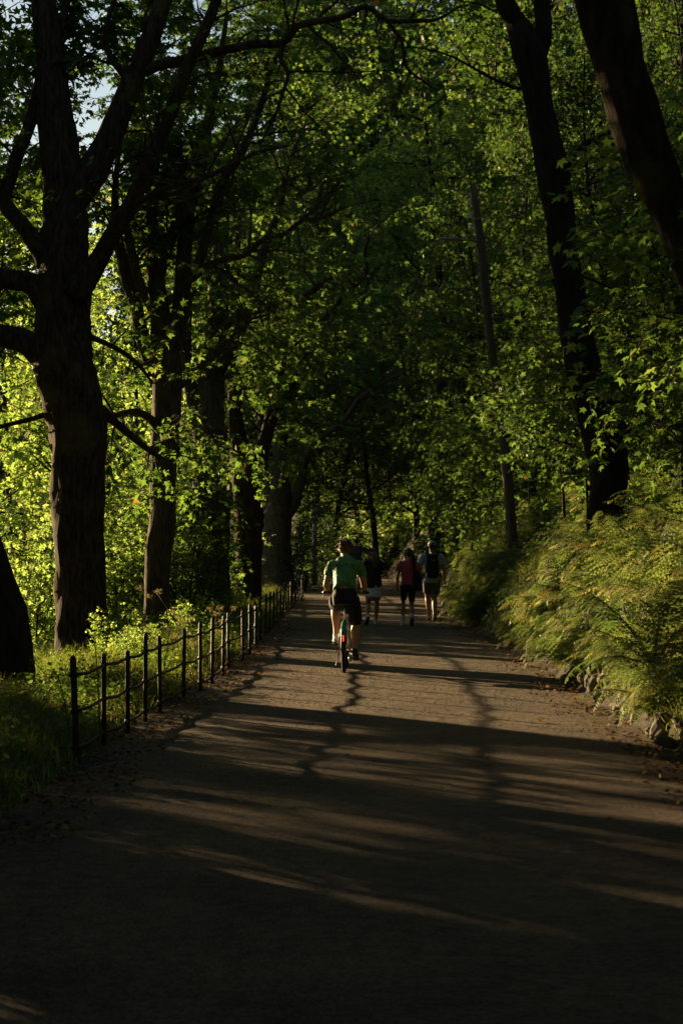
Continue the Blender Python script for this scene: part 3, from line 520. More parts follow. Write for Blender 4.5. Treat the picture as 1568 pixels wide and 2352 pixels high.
# ------------------------------------------------------------------ ferns on the right bank
def fern_mesh(rng, name, nf, L, droop):
    Vs = []; Ts = []; ti = []; n = 0
    for f in range(nf):
        az = f*2.4+rng.uniform(-.5, .5); el = rng.uniform(.6, 1.3); l = L*rng.uniform(.6, 1.15); N = 24
        s = np.linspace(0, 1, N); e = el-droop*rng.uniform(.8, 1.3)*s**1.4
        st = l/N; h = np.cumsum(np.cos(e))*st; z = np.cumsum(np.sin(e))*st
        bx, by = math.cos(az), math.sin(az); pts = np.stack([h*bx, h*by, z], 1); t = nrm(np.gradient(pts, axis=0)); side = np.array([-by, bx, 0])
        up = nrm(np.cross(t, side)); up *= np.sign(up[:, 2:3]+1e-6); tw = rng.uniform(-.25, .25)
        w = .27*l*np.sin(math.pi*np.clip(s*.84+.14, 0, 1))**.7*(1-s*.3)
        tv = float(np.clip(.45+.22*rng.standard_normal(), 0, .88)); tv = 1.0 if rng.random() < .04 else tv
        for sg in (-1, 1):
            for i in range(3, N):
                b = pts[i]; d = nrm(side*sg*rng.uniform(.85, 1.1)+t[i]*rng.uniform(.3, .7)+up[i]*(-.18+tw*sg+.18*rng.standard_normal())); ww = w[i]*rng.uniform(.8, 1.12); e_ = b+d*ww-up[i]*ww*.22
                if rng.random() < .03: continue
                pw = st*.42; mI = b*.5+e_*.5+up[i]*ww*.07; px_ = np.cross(d, up[i]); px_ = nrm(px_)
                if ww > .07:                              # toothed blade: leaflets left and right of the midrib
                    K = 5; v = [b, e_]
                    for k in range(K):
                        f0 = (k+.2)/K; c = b*(1-f0)+e_*f0+up[i]*ww*.28*f0*(1-f0); lw = pw*1.5*(1-.75*f0)
                        v += [c-d*ww*.05, c+d*ww*.09, c+px_*lw+d*ww*.10, c-px_*lw+d*ww*.10]
                    Vs.append(np.array(v)); o_ = n+2; Ts.append(np.array([q_ for k in range(K) for q_ in ((o_+4*k, o_+4*k+1, o_+4*k+2), (o_+4*k, o_+4*k+3, o_+4*k+1))]+[(n, n+2+1, n+1)])); n += len(v); ti += [tv]*len(v)
                else:
                    v = [b, mI+px_*pw*.8, e_, mI-px_*pw*.8]; Vs.append(np.array(v)); Ts.append(np.array([(0, 1, 2), (0, 2, 3)])+n); n += 4; ti += [tv]*4
        rb = MB(); tube(rb, pts, np.linspace(.006, .0015, N), 3, cap=False); v = rb.V[0]; Q = rb.Q[0]
        Vs.append(v); T = np.vstack([Q[:, [0, 1, 2]], Q[:, [0, 2, 3]]])+n; Ts.append(T); n += len(v); ti += [.8]*len(v)
    return mesh(name, np.concatenate(Vs), np.concatenate(Ts), M['fern'], smooth=False, tint=ti)
rng = np.random.default_rng(9)
fp = [fern_mesh(rng, 'fern', 15, .72, 1.15), fern_mesh(rng, 'fern', 14, .64, 1.45), fern_mesh(rng, 'fern', 17, .6, 1.0), fern_mesh(rng, 'fern', 13, .88, 1.1)]
used = set()
def inst(protos, k, loc, rot, sc, label, cat, group):
    p = protos[k]
    if id(p) in used: c = p.copy(); col.objects.link(c)
    else: c = p; used.add(id(p))
    c.rotation_mode = 'ZYX'; c.location = tuple(loc); c.rotation_euler = rot; c.scale = (sc, sc, sc); return tag(c, label, cat, group)
nf = 0
for a in range(1200):
    Y = 11.5+34*rng.random()**1.2; u = .3+2.9*rng.random()**1.25
    if Y > 40: u = .4+1.8*rng.random()
    x = float(Rx(Y))+u; 
    if (x/Y) > .215: continue
    if 27 < Y < 33.5 and u < 1.7 and rng.random() < .85: continue
    z = float(gz(x, Y)); k = int(rng.integers(4)); low = u < 1.0
    inst(fp, k, (x, Y, z-.02), (rng.uniform(-.15, .15), rng.uniform(-.8, -.35) if low else rng.uniform(-.55, -.1), rng.uniform(0, 6.28)), rng.uniform(.7, 1.2),
         ('fern hanging over the path edge, %s along the foot of the right bank' if low else 'fern higher on the right bank, %s counting away from the viewer'), 'fern', 'ferns at the foot of the right bank' if low else 'ferns higher on the right bank')
    nf += 1
    if nf >= 290: break
for (Y, u, s) in [(13.2, .55, 1.25), (13.9, .8, 1.35), (14.8, .6, 1.15), (15.6, 1.0, 1.3), (16.8, .7, 1.2), (18.3, .9, 1.25), (20, .7, 1.2)]:
    x = float(Rx(Y))+u; inst(fp, 3, (x, Y, float(gz(x, Y))), (rng.uniform(-.1, .1), -.25, rng.uniform(0, 6.28)), s, 'fern higher on the right bank, %s counting away from the viewer', 'fern', 'ferns higher on the right bank')
for (px, py, Y, s, lb) in [(30, 1700, 15.5, .9, 'fern with upright fronds under the dark trunk at the left edge'), (1500, 1400, 14.2, 1.25, 'tall sunlit fern whose big frond stands upright near the right edge')]:
    p = P(px, py, Y); x = p[0]; z = float(gz(x, Y)) if px < 784 else p[2]-.5
    inst(fp, 3, (x, Y, z), (0, -.1, 2.0), s, lb, 'fern', None)

# ------------------------------------------------------------------ grass, herbs and ground cover
def blades(rng, x, y, z, h, wd, lean):
    n = len(x); a = rng.uniform(0, 6.28, n); d = np.stack([np.cos(a), np.sin(a)], 1); s = np.stack([-d[:, 1], d[:, 0]], 1)*wd[:, None]
    L = lean*rng.uniform(.3, 1.4, n)*h; b = np.stack([x, y], 1)
    V = np.zeros((n, 5, 3))
    for k, (t, ww) in enumerate([(0, 1), (0, -1), (.55, .8), (.55, -.8), (1, 0)]):
        V[:, k, :2] = b+s*ww+d*(L*t*t)[:, None]; V[:, k, 2] = z+h*(t-.25*lean*t*t)
    T = (np.array([(0, 1, 3), (0, 3, 2), (2, 3, 4)])[None]+(np.arange(n)*5)[:, None, None]).reshape(-1, 3)
    return V.reshape(-1, 3), T
rng = np.random.default_rng(21)
n = 52000; y = 9.5+45*rng.random(n)**1.5; u = .0+.9*rng.random(n)+2.6*rng.random(n)**2.2; x = Lx(y)-u
h = rng.uniform(.08, .3, n)*np.clip(.3+u*1.1, 0, 1.5)*(1+.6*np.sin(x*3+y*1.1)); h = np.abs(h)+.03
V, T = blades(rng, x, y, gz(x, y), h, np.full(n, .0045), .7)
ti = np.clip(.5+.3*rng.standard_normal(n), 0, 1)
tag(mesh('grass', V, T, M['grass'], smooth=False, tint=np.repeat(ti, 5)), 'long grass on the verge around the fence posts', 'grass', kind='stuff')
n = 16000; y = 10.5+34*rng.random(n)**1.3; u = .2+.8*rng.random(n); x = Rx(y)+u
V, T = blades(rng, x, y, gz(x, y), rng.uniform(.1, .38, n), np.full(n, .0035), 1.1)
tag(mesh('grass', V, T, M['grass'], smooth=False, tint=np.repeat(np.clip(.55+.3*rng.standard_normal(n), 0, 1), 5)), 'thin drooping grass along the foot of the right bank', 'grass', kind='stuff')
def herb_cover(name, n, side, umin, umax, ymin, ymax, size, seed, label, hmax, mat='maple', kind='oval', br=.02):
    rng = np.random.default_rng(seed); lv = Leaves(); m = n//7
    y = ymin+(ymax-ymin)*rng.random(m)**1.4; u = umin+(umax-umin)*rng.random(m); x = (Lx(y)-u) if side < 0 else (Rx(y)+u)
    z = gz(x, y); hh = hmax*rng.random(m)*np.clip(.25+u, .2, 1)
    c = np.repeat(np.stack([x, y, z+hh], 1), 7, 0)+rng.standard_normal((m*7, 3))*np.array([.09, .09, .06]); c[:, 2] = np.maximum(c[:, 2], gz(c[:, 0], c[:, 1])+.01)
    a = rng.uniform(0, 6.28, m*7)
    lv.add(c, np.stack([np.cos(a), np.sin(a), rng.uniform(-.6, .4, m*7)], 1), np.array([0, 0, 1.])+.55*rng.standard_normal((m*7, 3)), size*rng.uniform(.6, 1.4, m*7))
    o = lv.build(name, kind, M[mat], None, rng, br); tag(o, label, 'ground cover', kind='stuff')
herb_cover('ground_cover', 42000, -1, .25, 3.6, 9.5, 34, .055, 1, 'low leafy weeds and nettles covering the left verge and slope', .36)
herb_cover('ground_cover', 30000, -1, 3.0, 14, 22, 60, .13, 2, 'leafy undergrowth on the slope below the avenue', .5, 'bush', 'lobe')
herb_cover('ground_cover', 40000, 1, .3, 3.2, 11, 46, .06, 3, 'leafy weeds among the ferns of the right bank', .45, 'wood')
herb_cover('ground_cover', 42000, 1, 2.2, 13, 18, 90, .15, 4, 'dark undergrowth on the floor of the right-hand wood', .7, 'wood', 'lobe')
herb_cover('leaf_litter', 4200, 1, -.4, .35, 10, 40, .04, 6, 'brown fallen leaves gathered along the right edge of the path', .0, 'fallen', 'oval', .5)
herb_cover('leaf_litter', 4200, -1, -.5, .3, 9.5, 36, .045, 7, 'brown fallen leaves gathered along the left edge of the path', .0, 'fallen', 'oval', .5)
# loose grit on the path
rng = np.random.default_rng(31); n = 42000
y = 4.5+34*rng.random(n)**1.5; f = rng.random(n); x = Lx(y)+.05+(Rx(y)-Lx(y)-.1)*f; s = rng.uniform(.003, .0085, n)*np.where(rng.random(n) < .03, 1.9, 1)*np.clip(y/14, .5, 1.6)
tv = np.array([(1, 0, -.25), (-.5, .87, -.25), (-.5, -.87, -.25), (.1, 0, .75)]); a = rng.uniform(0, 6.28, n); ca, sa = np.cos(a), np.sin(a)
V = np.stack([tv[None, :, 0]*ca[:, None]-tv[None, :, 1]*sa[:, None], tv[None, :, 0]*sa[:, None]+tv[None, :, 1]*ca[:, None], tv[None, :, 2]*rng.uniform(.5, 1, n)[:, None]], -1)*s[:, None, None]
V += np.stack([x, y, .012+.012*np.sin(x*2.3+y*.8)*np.sin(y*.5)*np.sin(math.pi*f)], 1)[:, None]
T = (np.array([(0, 1, 3), (1, 2, 3), (2, 0, 3)])[None]+(np.arange(n)*4)[:, None, None]).reshape(-1, 3)
tag(mesh('grit', V.reshape(-1, 3), T, M['pebble'], smooth=False), 'loose grit scattered over the path', 'grit', kind='stuff')

# fallen leaves lying on the path
rng = np.random.default_rng(41)
def leaf_obj(tint):
    v, t = TPL['maple']; v = v*np.array([1, 1, -1.2])+np.array([0, -.5, .05]); return mesh('fallen_leaf', v, t, M['fallen'], smooth=False, tint=[tint]*len(v))
fl = [leaf_obj(.05), leaf_obj(.5), leaf_obj(.95)]
for (px, py, k, s, lb) in [(548, 1843, 0, .075, 'yellow fallen leaf in the faint light streak left of the path middle'), (617, 1848, 0, .06, 'yellow fallen leaf just right of another in the faint light streak'), (452, 1943, 0, .07, 'yellow fallen leaf alone in the dark foreground'), (372, 1952, 1, .05, 'dull yellow fallen leaf left of the foreground one'), (1170, 1538, 0, .07, 'yellow leaf among grass at the right path edge'), (1236, 1660, 1, .07, 'curled pale leaf on the sunlit right half of the path'), (215, 1822, 1, .06, 'orange fallen leaf at the left path edge by the first post'), (196, 1812, 2, .06, 'red-brown fallen leaf at the left path edge'), (799, 1742, 1, .055, 'orange fallen leaf at the path middle below the shadow stripe'), (760, 1490, 1, .05, 'small orange leaf beside the bicycle wheel'), (775, 1500, 0, .045, 'small pale green leaf beside the bicycle wheel'), (640, 1590, 1, .05, 'brown leaf on the lit gravel left of the cyclist'), (1026, 1638, 1, .06, 'yellow leaf on the lit gravel right of the cyclist'), (90, 2172, 0, .045, 'dim yellow leaf at the lower left of the dark path'), (1398, 1890, 1, .05, 'dim leaf in the dark right foreground'), (535, 2215, 1, .05, 'dull leaf in the darkest foreground near the bottom')]:
    Y = 1.65*F/(py-1258); x = (px-784)/F*Y; inst(fl, k, (x, Y, .03), (rng.uniform(-.5, .5), rng.uniform(-.5, .5), rng.uniform(0, 6.28)), s, lb, 'leaf', 'fallen leaves on the path')
# pale stones at the foot of the right bank
def stone(seed):
    rng = np.random.default_rng(seed); bm = bmesh.new(); bmesh.ops.create_icosphere(bm, subdivisions=3, radius=1)
    ax = nrm(rng.standard_normal((7, 3)))
    for v in bm.verts:
        c = np.array(v.co); k = 1-sum(max(0, c@a-.62)*.9 for a in ax); v.co = v.co*k*(1+.03*rng.standard_normal())
    me = bpy.data.meshes.new('stone'); bm.to_mesh(me); bm.free(); me.materials.append(M['stone']); return link('stone', me)
st = [stone(1), stone(2), stone(3)]
for i in range(46):
    Y = 11.8+9.5*(i/46)+rng.uniform(-.1, .1); x = float(Rx(Y))+.30+.10*rng.standard_normal(); s = rng.uniform(.06, .15)
    if x/Y > .22: continue
    inst(st, i % 3, (x, Y, float(gz(x, Y))+s*.25), (rng.uniform(0, 3), rng.uniform(0, 3), rng.uniform(0, 3)), s, 'pale mossy stone at the foot of the right bank, %s from the near end', 'stone', 'stones along the right edge of the path')

# ------------------------------------------------------------------ tall flowering weeds on the left verge
def umbel(name, h, lean, heads, seed, label, loc, mat='dry'):
    rng = np.random.default_rng(seed); root = empty(name, loc, 0, label, 'weed')
    st = MB(); pts = np.array([(0, 0, 0), (lean*.2, 0, h*.4), (lean*.55, .02, h*.72), (lean, .03, h)]); tube(st, pts, [.007, .006, .005, .004], 5, sub=3)
    hd = Leaves()
    tops = [pts[-1]]
    for k in range(heads-1):
        f = rng.uniform(.45, .95); b = np.array([lean*f, 0, h*f*.95]); e = b+np.array([rng.uniform(-.25, .25), rng.uniform(-.1, .1), rng.uniform(.1, .25)]); tube(st, [b, (b+e)/2+[.02, 0, -.02], e], .003, 4); tops.append(e)
    for t in tops:
        for r in range(9):
            a = rng.uniform(0, 6.28); q = t+np.array([math.cos(a)*.035, math.sin(a)*.035, .028])*rng.uniform(.5, 1.1); tube(st, [t, q], .0016, 3, cap=False)
            n = 12; hd.add(q+.014*rng.standard_normal((n, 3)), rng.standard_normal((n, 3)), rng.standard_normal((n, 3)), .010*rng.uniform(.6, 1.3, n))
    st.build('stem', M['grass_stem'], root); hd.build('flower_head', 'oval', M[mat], root, rng, 0)
M['grass_stem'] = simple('weed_stem', [(.12, .12, .04)], 9, .8)
for (px, Y, h, ln, nh, lb) in [(232, 14.0, .92, -.05, 4, 'tall dried weed with brown flower heads against the massive trunk'), (452, 19.5, 1.15, -.45, 5, 'long leaning dry umbel stalk crossing between two avenue trunks'), (372, 17.5, .8, .08, 4, 'brown seeding weed behind the fence near the third trunk'), (480, 22, .8, .1, 6, 'pale frothy umbel weed behind the far fence posts'), (452, 21.5, .75, -.08, 5, 'pale umbel weed leaning left behind the fence'), (640, 34, 1.1, -.1, 5, 'pale weed near the pale flaking maple'), (165, 13.6, .62, -.1, 3, 'short seeding weed at the nearest fence post')]:
    x = (px-784)/F*Y; umbel('flowering_weed', h, ln, nh, int(px), lb, (x, Y, float(gz(x, Y))-.02))

# ------------------------------------------------------------------ iron fence
PX = [(178, 13.2), (241, 14.3), (295, 15.2), (335, 16.2), (369, 17.1), (423, 18.7), (461, 19.6), (488, 20.6), (513, 22), (525, 23.2), (558, 24.7), (574, 26.2), (587, 27.6)]
posts = [((px-784)/F*Y, Y) for px, Y in PX]
yy = 29.2
while yy < 71: posts.append((float(Lx(yy))-.0, yy)); yy += 1.55
posts = [(posts[0][0]-.12, 11.7), ] + posts if False else posts
fr = empty('iron_fence', (posts[0][0], posts[0][1], 0), 0, 'low black iron fence with three round rails along the left edge of the path', 'fence')
base = np.array([posts[0][0], posts[0][1], 0]); rng = np.random.default_rng(3)
for i, (x, y) in enumerate(posts):
    b = MB(); g = float(gz(x, y)); H = .78+.02*rng.standard_normal()+g*0; lx, ly = .012*rng.standard_normal(2); r = .021 if i else .026
    z = np.array([g-.15, .3, H-.03, H-.012, H]); 
    tube(b, np.stack([x+lx*z/.8, y+ly*z/.8, z], 1)-base, [r, r, r, r*.8, r*.25], 10)
    for q in (.67, .39, .11): ball(b, np.array([x+lx*q/.8, y+ly*q/.8, q])-base, (r*1.45, r*1.45, r*1.3), 10, 6)
    b.build('post', M['iron'], fr)
for q in (.67, .39, .11):
    b = MB(); pr = []
    for i, (x, y) in enumerate(posts):
        pr.append((x, y, q)); 
        if i+1 < len(posts): x2, y2 = posts[i+1]; pr.append(((x+x2)/2+.01*rng.standard_normal(), (y+y2)/2, q-.009-.014*rng.random()))
    tube(b, np.array(pr)-base, .0135, 7, sub=5); b.build('rail', M['iron'], fr)

# ------------------------------------------------------------------ leaning utility pole with a lamp
YP = 34.0; b0 = P(1182, 1250, YP); t0 = P(1086, 425, YP); pr = empty('utility_pole', (b0[0], YP, float(gz(b0[0], YP))), 0, 'leaning wooden utility pole with a street lamp arm and white insulators', 'utility pole'); off = np.array(pr.location)
b = MB(); b0[2] = off[2]-.3; mid = [P(x, y, YP) for x, y in ((1168, 1130), (1150, 950), (1128, 800), (1113, 650), (1100, 520))]
tube(b, np.array([b0]+mid+[t0])-off, [.11, .102, .096, .09, .086, .082, .075], 14, sub=3, lump=.02, rng=rng); b.build('pole', M['pole'], pr)
b = MB(); tube(b, np.array([P(1102, 552, YP-.05), P(1080, 549, YP-.1), P(1058, 548, YP-.15)])-off, .022, 8); tube(b, np.array([P(1104, 566, YP-.05), P(1088, 553, YP-.08)])-off, .012, 6); b.build('lamp_arm', M['galv'], pr)
b = MB(); tube(b, np.array([P(1058, 548, YP-.15), P(1050, 547.5, YP-.17), P(1038, 547, YP-.2), P(1018, 546, YP-.25), P(1006, 546, YP-.28)])-off, [.05, .085, .08, .045, .02], 12, flat=.5, ref=(0, 1, 0)); ball(b, P(1046, 541.5, YP-.18)-off, (.03, .03, .035)); b.build('lamp_head', M['galv'], pr)
b = MB(); tube(b, np.array([P(1084, 502, YP-.12), P(1098, 500, YP-.13), P(1108, 496, YP-.1)])-off, .014, 6); b.build('bracket', M['galv'], pr)
for (x, y) in ((1077, 462), (1080, 492), (1083, 519)):
    b = MB(); c = P(x, y, YP-.1)-off
    tube(b, [c+[0, 0, .06], c+[0, 0, .045], c+[0, 0, .02], c+[0, 0, .015], c+[0, 0, -.03], c+[0, 0, -.06]], [.018, .03, .033, .022, .038, .03], 10); tube(b, [c, c+[.08, .06, -.05], c+[.15, .09, .0]], .007, 5); b.build('insulator', M['porcelain'], pr)
b = MB(); w_ = [P(1083, 524, YP-.1), P(1080, 570, YP-.12), P(1076, 620, YP-.1), P(1075, 680, YP-.06), P(1098, 700, YP-.12)]; tube(b, np.array(w_)-off, .008, 5, sub=4); b.build('cable', M['iron'], pr)
far = empty('utility_pole', (-1.05, 66, float(gz(-1.05, 66))), 0, 'thin grey pole far away above the blue-green bushes', 'pole'); b = MB(); tube(b, [(0, 0, -.2), (0, 0, 1.6), (.02, 0, 3.3)], [.09, .085, .07], 10); b.build('pole', M['galv'], far); b = MB(); box(b, (.02, 0, 3.35), (.2, .2, .12)); b.build('cap', M['galv'], far)

for pat in ('fern hanging', 'fern higher', 'pale mossy stone'):
    for k_, o_ in enumerate(sorted([q for q in col.objects if str(q.get('label', '')).startswith(pat) and '%s' in q['label']], key=lambda q: q.location.y)): o_['label'] = o_['label'] % ordinal(k_)

# ------------------------------------------------------------------ people
def plain(name, c, rough=.75, bump=0, bsc=60, spec=.3, metal=0, sc=14, var=.18):
    return simple(name, [(0, tuple(k*(1-var) for k in c)), (1, tuple(min(1, k*(1+var)) for k in c))], sc, rough, bump, bsc, metal=metal, spec=spec)
M['skin'] = plain('skin', (.40, .21, .13), .5, .001, 80, .35, var=.08)
M['skin_tan'] = plain('tanned_skin', (.34, .175, .105), .5, .001, 80, .35, var=.08)
M['hair_brown'] = plain('auburn_brown_hair', (.085, .030, .012), .5, .004, 90, .5, var=.4)
M['hair_dark'] = plain('dark_hair', (.022, .014, .010), .45, .004, 90, .5, var=.4)
M['hair_fair'] = plain('fair_brown_hair', (.17, .11, .06), .5, .004, 90, .5, var=.4)
M['green_jersey'] = plain('green_jersey', (.095, .25, .055), .55, .004, 120, .4, var=.14, sc=6)
M['jersey_pale'] = plain('pale_jersey_panel', (.36, .50, .40), .5, .001, 120, .4, var=.2, sc=5)
M['jersey_ink'] = plain('jersey_ink', (.010, .022, .010), .7)
M['black_cloth'] = plain('black_cloth', (.012, .012, .014), .8, .003, 40)
M['black_gloss'] = plain('black_plastic', (.012, .012, .013), .35, spec=.5)
M['red_cloth'] = plain('faded_red_cotton', (.42, .075, .09), .85, .003, 40)
M['blue_cloth'] = plain('pale_blue_grey_cotton', (.30, .38, .42), .85, .003, 40)
M['grey_cloth'] = plain('dark_grey_shorts', (.085, .085, .085), .85, .003, 40)
M['white_cloth'] = plain('white_cloth', (.55, .55, .55), .8, .003, 40)
M['beige_cloth'] = plain('beige_cap_cloth', (.55, .50, .40), .8, .002, 60)
M['shoe_white'] = plain('white_shoe', (.62, .60, .56), .6, .002, 60)
M['shoe_dark'] = plain('dark_shoe', (.03, .028, .026), .6, .002, 60)
M['sole'] = plain('shoe_sole', (.09, .085, .08), .8)
M['eye'] = plain('eye_white', (.6, .58, .55), .3)
def checked():
    m, n, l, out = mat_new('checked_flannel'); b = n.new('ShaderNodeBsdfPrincipled'); mp = coords(n, l, (1, 1, 1))
    w1 = n.new('ShaderNodeTexWave'); w1.bands_direction = 'Z'; w1.inputs['Scale'].default_value = 4; l.new(mp.outputs[0], w1.inputs[0])
    w2 = n.new('ShaderNodeTexWave'); w2.bands_direction = 'X'; w2.inputs['Scale'].default_value = 4; l.new(mp.outputs[0], w2.inputs[0])
    mx = n.new('ShaderNodeMath'); mx.operation = 'ADD'; l.new(w1.outputs['Fac'], mx.inputs[0]); l.new(w2.outputs['Fac'], mx.inputs[1])
    r = ramp(n, [(.5, (.012, .016, .02)), (.9, (.045, .05, .06)), (1, (.09, .09, .10))]); l.new(mx.outputs[0], r.inputs[0]); l.new(r.outputs[0], b.inputs['Base Color']); b.inputs['Roughness'].default_value = .85
    l.new(b.outputs[0], out.inputs[0]); return m
M['checked'] = checked()

def fuse(mb, name, mat, parent, voxel=.008, smooth=2, wrinkle=0, seed=0, wdir=(1, 1, 1)):
    """closed lofts that overlap become one continuous skin"""
    o = mb.build('tmp', None); m = o.modifiers.new('r', 'REMESH'); m.mode = 'VOXEL'; m.voxel_size = voxel; m.use_smooth_shade = True
    if smooth: s = o.modifiers.new('s', 'SMOOTH'); s.factor = .5; s.iterations = smooth
    dg = bpy.context.evaluated_depsgraph_get(); dg.update(); me = bpy.data.meshes.new_from_object(o.evaluated_get(dg)); bpy.data.objects.remove(o, do_unlink=True)
    me.name = name; me.materials.clear(); me.materials.append(mat)
    if wrinkle:
        n = len(me.vertices); co = np.zeros(n*3, dtype=np.float32); me.vertices.foreach_get('co', co); co = co.reshape(-1, 3)
        no = np.zeros(n*3, dtype=np.float32); me.vertices.foreach_get('normal', no); no = no.reshape(-1, 3)
        r = np.random.default_rng(seed); q = co*np.array(wdir); h = 0
        for k in range(5):
            v = r.standard_normal(3)*14*(1+.35*k); h = h+np.abs(np.sin(q@v+2.2*np.sin(q@(r.standard_normal(3)*7))+r.uniform(0, 6)))*(.8**k)
        co = co+no*((h-1.9)*wrinkle)[:, None]; me.vertices.foreach_set('co', co.ravel().astype(np.float32)); me.update()
    me.polygons.foreach_set('use_smooth', np.ones(len(me.polygons), dtype=bool))
    return link(name, me, parent)
def ik(a, b, l1, l2, pole):
    a, b = np.array(a, dtype=float), np.array(b, dtype=float); d = b-a; L = min(np.linalg.norm(d), (l1+l2)*.999); u = nrm(d)
    x = (l1*l1-l2*l2+L*L)/(2*L); h = math.sqrt(max(l1*l1-x*x, 0)); p = np.array(pole, dtype=float); p = nrm(p-u*np.dot(p, u)); return a+u*x+p*h
def arm(mb, sh, el, wr, s=1, fat=1):
    sh, el, wr = map(np.array, (sh, el, wr)); q = fat*s
    tube(mb, [sh, sh*.7+el*.3, sh*.35+el*.65, el, el*.7+wr*.3, el*.3+wr*.7, wr], np.array([.050, .048, .043, .037, .041, .032, .026])*q, 14, sub=3)
def leg(mb, hp, kn, an, s=1, fat=1):
    hp, kn, an = map(np.array, (hp, kn, an)); q = fat*s; b = np.array([0, -.018*s, 0])
    tube(mb, [hp, hp*.7+kn*.3, hp*.3+kn*.7, kn, kn*.78+an*.22+b, kn*.6+an*.4+b*1.2, kn*.3+an*.7, an*.92+kn*.08, an], np.array([.088, .083, .064, .053, .057, .056, .041, .034, .036])*q, 16, sub=3)
def foot_skin(mb, an, fd, s=1):
    an = np.array(an); fd = nrm(fd); tube(mb, [an-fd*.035*s+[0, 0, -.03], an+[0, 0, -.035], an+fd*.08*s+[0, 0, -.045*s], an+fd*.15*s+[0, 0, -.055*s]], np.array([.034, .04, .036, .026])*s, 12, sub=2, flat=.75, ref=(1, 0, 0))
def shoe(an, fd, parent, mat, s=1, up=(0, 0, 1), high=.0):
    """fd points from heel to toe"""
    an = np.array(an, dtype=float); fd = nrm(fd); sd_ = nrm(np.cross(fd, up)); u = np.cross(sd_, fd); b = MB()
    c = an-u*.058*s
    tube(b, [c-fd*.075*s, c-fd*.05*s+u*.006, c+fd*.0*s+u*.008, c+fd*.08*s, c+fd*.14*s-u*.010, c+fd*.185*s-u*.018], np.array([.022, .038, .042, .045, .046, .022])*s, 14, sub=3, flat=[.9, 1.05, 1.05, .8, .62, .6], ref=sd_)
    tube(b, [c-fd*.02*s, an+u*(.012+high)-fd*.006], np.array([.042, .043])*s, 12)
    o = fuse(b, 'shoe', mat, parent, .006, 2)
    b = MB(); c2 = c-u*.038*s
    tube(b, [c2-fd*.082*s, c2-fd*.06*s, c2+fd*.02*s, c2+fd*.11*s, c2+fd*.16*s, c2+fd*.192*s+u*.008], np.array([.02, .037, .041, .047, .042, .018])*s, 12, sub=3, flat=.32, ref=sd_); b.build('sole', M['sole'], o)
    return o
def hand(mb, wr, d, pn, side, curl=.35, s=1):
    """d: wrist to fingers, pn: out of the palm, side: +1 if the thumb is toward cross(d,pn)"""
    wr = np.array(wr, dtype=float); d = nrm(d); pn = nrm(np.array(pn)-d*np.dot(pn, d)); lat = np.cross(d, pn)*side
    kn = wr+d*.085*s
    tube(mb, [wr-d*.02, wr+d*.02*s, wr+d*.055*s, kn], np.array([.026, .032, .040, .038])*s, 12, sub=2, flat=[.8, .55, .42, .36], ref=lat)
    for k, (o, L) in enumerate([(.030, .074), (.010, .082), (-.010, .076), (-.028, .060)]):
        p = kn+lat*o*s-d*.008*s; a = .15+curl*.3; pts = [p]; r = [.0098]
        for f, seg in enumerate((.45, .32, .23)):
            a += curl*(1.0+.12*k); pts.append(pts[-1]+(d*math.cos(a)+pn*math.sin(a)+lat*o*.8*(1-curl*.5))*L*seg*s); r.append(.0092-.0009*f)
        tube(mb, pts, np.array(r)*s, 8, sub=2)
    p = wr+d*.028*s+lat*.030*s; t1 = p+(lat*.72+d*.62+pn*.35)*.040*s; t2 = t1+(lat*(.35-.3*curl)+d*.8+pn*(.4+.6*curl))*.032*s
    tube(mb, [wr+d*.012*s+lat*.012*s, p, t1, t2], np.array([.014, .014, .0115, .009])*s, 8, sub=2)
def head(mb, c, yaw, s=1, pitch=0, neck=None):
    Rm = rotz(yaw)@rotx(pitch); f = lambda v: np.array(c)+Rm@(np.array(v)*s)
    ball(mb, f((0, -.008, .028)), np.array([.076, .095, .090])*s, 20, 14, Rm)
    ball(mb, f((0, .035, -.045)), np.array([.056, .055, .062])*s, 16, 12, Rm); ball(mb, f((0, .058, -.088)), np.array([.027, .024, .020])*s, 12, 8, Rm)
    tube(mb, [f((0, .085, .018)), f((0, .105, -.012)), f((0, .108, -.022)), f((0, .090, -.030))], np.array([.008, .012, .014, .010])*s, 10, sub=2)
    ball(mb, f((0, .086, -.052)), np.array([.022, .012, .007])*s, 10, 6, Rm); ball(mb, f((0, .084, -.064)), np.array([.020, .012, .007])*s, 10, 6, Rm)
    for g in (-1, 1):
        ball(mb, f((g*.030, .076, .030)), np.array([.024, .014, .008])*s, 10, 6, Rm); ball(mb, f((g*.040, .060, -.018)), np.array([.022, .024, .022])*s, 10, 8, Rm)
        ball(mb, f((g*.079, -.004, -.006)), np.array([.008, .020, .032])*s, 10, 8, Rm@roty(g*.25)@rotx(-.2))
    if neck is not None: tube(mb, [neck, np.array(neck)*.4+f((0, -.02, -.05))*.6, f((0, -.012, -.02))], np.array([.060, .054, .052])*s, 14, sub=2)
    return f, Rm
def eyes(f, Rm, s, parent):
    for g in (-1, 1):
        b = MB(); ball(b, f((g*.030, .078, .008)), .0115*s, 10, 8); e = b.build('eye', M['eye'], parent)
        b = MB(); ball(b, f((g*.030, .087, .008)), .0055*s, 8, 6); b.build('iris', M['hair_dark'], e)
